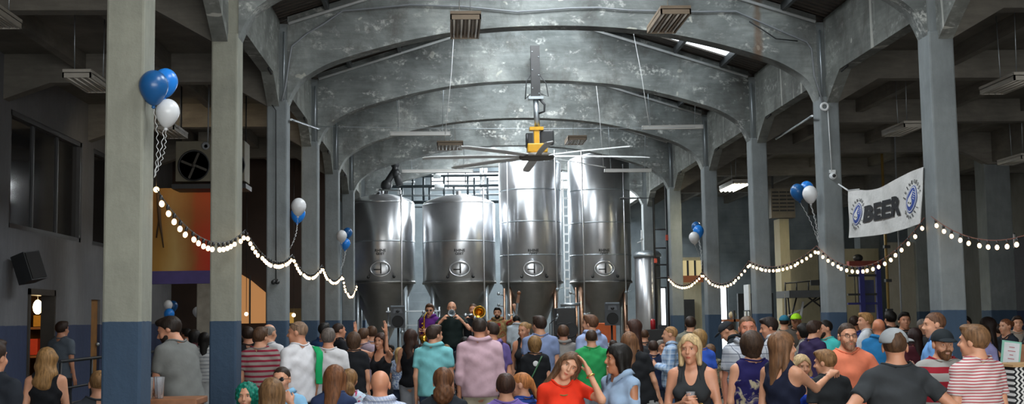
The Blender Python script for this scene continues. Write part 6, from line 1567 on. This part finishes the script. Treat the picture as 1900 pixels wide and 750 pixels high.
# metal stair and catwalk
Ys = 30.0; q = lambda a, b_: PY(a, b_, Ys)-Vector((0, Ys, 0))
cw_ = empty('metal_catwalk', (0, Ys, 0), 'grey metal catwalk with braces in front of the cream wall', 'catwalk')
a, b_ = q(1456, 540), q(1524, 552)
MB().box(a.x, b_.x, -.4, .8, b_.z, a.z).build('deck', flat('grey catwalk steel', '4d5052', .5, .3), cw_)
MB().box(q(1475, 0).x, q(1500, 0).x, -.45, -.4, q(0, 552).z, q(0, 542).z).build('dark_panel', M_BLACK, cw_)
for px_ in (1457, 1478, 1500, 1522): MB().tube([q(px_, 540), q(px_, 524)], .018).build('rail_post', M_DARK, cw_)
MB().tube([q(1457, 526), q(1524, 520)], .018).build('handrail', M_DARK, cw_)
for (c1, c2) in (((1500, 552), (1524, 570)), ((1524, 545), (1490, 572)), ((1462, 552), (1468, 610)), ((1478, 552), (1462, 612)), ((1510, 560), (1524, 552))): MB().tube([q(*c1), q(*c2)], .02).build('brace', M_BLACK, cw_)
for px_ in (1457, 1523): MB().tube([q(px_, 545), Vector((q(px_, 545).x, 0, 0))], .03).build('leg', M_DARK, cw_)
MB().tube([q(1485, 575), q(1455, 590)], .02).tube([q(1490, 560), q(1484, 605)], .03).build('white_stringer', M_PIPE, cw_)
# blue frame
Ys = 31.5; bf_ = empty('blue_frame', (0, Ys, 0), 'tall blue steel frame with shelves and a red top behind the third right column', 'frame'); MBL = flat('royal blue steel', '2c2f78', .5, .2)
for px_ in (1597, 1628): a = q(px_, 486); MB().box(a.x-.06, a.x+.06, -.06, .06, 0, a.z).build('post', MBL, bf_)
a, b_ = q(1573, 485), q(1634, 493); MB().box(a.x, b_.x, -.1, .1, b_.z, a.z).build('red_top_beam', flat('rust red beam', '7a3326', .6), bf_)
MB().ball(q(1592, 479), (.13, .1, .1)).build('motor', M_BLACK, bf_)
for py_ in (510, 545, 562): a, b_ = q(1573, py_), q(1628, py_+3); MB().box(a.x, b_.x, -.04, .04, b_.z, a.z).build('cross_bar', M_DARK if py_ < 560 else MBL, bf_)
for px_ in (1584, 1590): MB().tube([q(px_, 495), q(px_+4, 565)], .012).build('cable', M_BLACK, bf_)
a, b_ = q(1600, 520), q(1624, 580); MB().box(a.x, b_.x, .0, .03, b_.z, a.z).build('blue_panel', flat('dull blue sheet', '3f466e', .6), bf_)
yp = empty('yellow_pipe', (PY(1641, 400, 29.0).x, 29.0, 0), 'tall yellowish pipe with clamps rising to the dark right ceiling', 'pipe')
MB().tube([(0, 0, 0), (0, 0, AC)], .035).build('pipe', flat('brass yellow pipe', '8d7440', .4, .3), yp)
for z_ in (1.9, 2.6, 3.4, 4.2): MB().box(-.05, .09, -.06, .06, z_, z_+.07).build('clamp', M_BLACK, yp)
tag(MB().tube([(PY(1668, 500, 28).x, 28, 0), (PY(1662, 300, 28).x, 28, AC)], .02).build('thin_pipe', M_CABLE), 'thin grey pipe just right of the tall yellowish pipe', 'pipe')
# far right small window with white frame on the partition
a, b_ = PY(1861, 433, 29.97), PY(1884, 462, 29.97); t = empty('small_window', (a.x, 29.97, b_.z), 'small white framed window high on the grey partition at the right edge', 'window')
w_, h_ = b_.x-a.x, a.z-b_.z
MB().box(0, w_, -.03, 0, 0, .03).box(0, w_, -.03, 0, h_-.03, h_).box(0, .04, -.03, 0, 0, h_).box(w_-.04, w_, -.03, 0, 0, h_).build('frame', M_PIPE, t)
MB().box(.04, w_*.5, -.012, -.005, .03, h_-.03).build('pane_dark', M_GLASSD, t); MB().box(w_*.5, w_-.05, -.012, -.005, .03, h_-.03).build('pane_lit', emis('pinkish daylit pane', 'f2dcd6', .8), t)
# office behind the right columns: lit interior window, dark door, shelving
Yo = 40.24; q = lambda a, b_: PY(a, b_, Yo)-Vector((0, Yo, 0))
of = empty('office_window', (0, Yo, 0), 'warm lit office window between the last two right columns', 'window')
a, b_ = q(1262, 484), q(1304, 524); MB().box(a.x, b_.x, 0, .05, b_.z, a.z).build('pane', emis('warm office light', 'b9a97c', .5), of)
for u in (0, .33, .66, 1): MB().box(a.x+(b_.x-a.x)*u-.03, a.x+(b_.x-a.x)*u+.03, -.04, 0, b_.z, a.z).build('mullion', M_DARK, of)
a, b_ = q(1262, 512), q(1304, 524); MB().box(a.x, b_.x, -.06, -.04, b_.z, a.z).build('orange_sill', flat('orange clutter', 'a5603a', .6), of)
rw_ = rwall(1248, 1306, 478, 700, 40.3, 'partition', M_CREAM, 'cream wall under the office window', 'wall panel')
a, b_ = PY(1268, 556, 40.1), PY(1291, 640, 40.1); d3 = struct(MB().box(a.x, b_.x, 40.1, 40.2, 0, a.z).build('door_3', M_DARK)); MB().ball((b_.x-.1, 40.05, 1.0), .04).build('door_handle', M_GALV, d3)
a, b_ = PY(1292, 582, 38.5), PY(1302, 590, 38.5)
pk = empty('pallet_stack', (PY(1365, 600, 36).x, 36, 0), 'shelf with a cream sack and timber boards before the bright far window', 'shelf')
q = lambda a, b_: PY(a, b_, 36)-Vector((pk.location.x, 36, 0))
a, b_ = q(1339, 593), q(1368, 597); MB().box(a.x, b_.x, -.3, .3, b_.z, a.z).build('board', flat('orange brown timber', '9c5b34', .6), pk)
a, b_ = q(1352, 578), q(1366, 592); MB().ball(((a.x+b_.x)/2, 0, (a.z+b_.z)/2), ((b_.x-a.x)/2, .2, (a.z-b_.z)/2)).build('sack', flat('cream sack', 'b9a987', .8), pk)
for px_ in (1340, 1367): MB().box(q(px_, 0).x-.03, q(px_, 0).x+.03, -.3, .3, 0, q(0, 597).z).build('upright', M_DARK, pk)
MB().box(q(1368, 0).x-.02, q(1368, 0).x+.03, -.3, .3, 0, q(0, 548).z).build('tall_upright', M_PIPE, pk)
dd = rwall(1369, 1440, 545, 700, 41.5, 'shutter', M_DARK, 'dark roller shutter behind the fourth right column', 'shutter')
for i, (px_, lb) in enumerate(((1383, 'left of the two slim white posts by the dark shutter'), (1389, 'right of the two slim white posts by the dark shutter'))):
    a = PY(px_, 578, 35); tag(MB().tube([(a.x, 35, 0), (a.x, 35, a.z)], .03).build('guard_post', M_PIPE), lb, 'post')
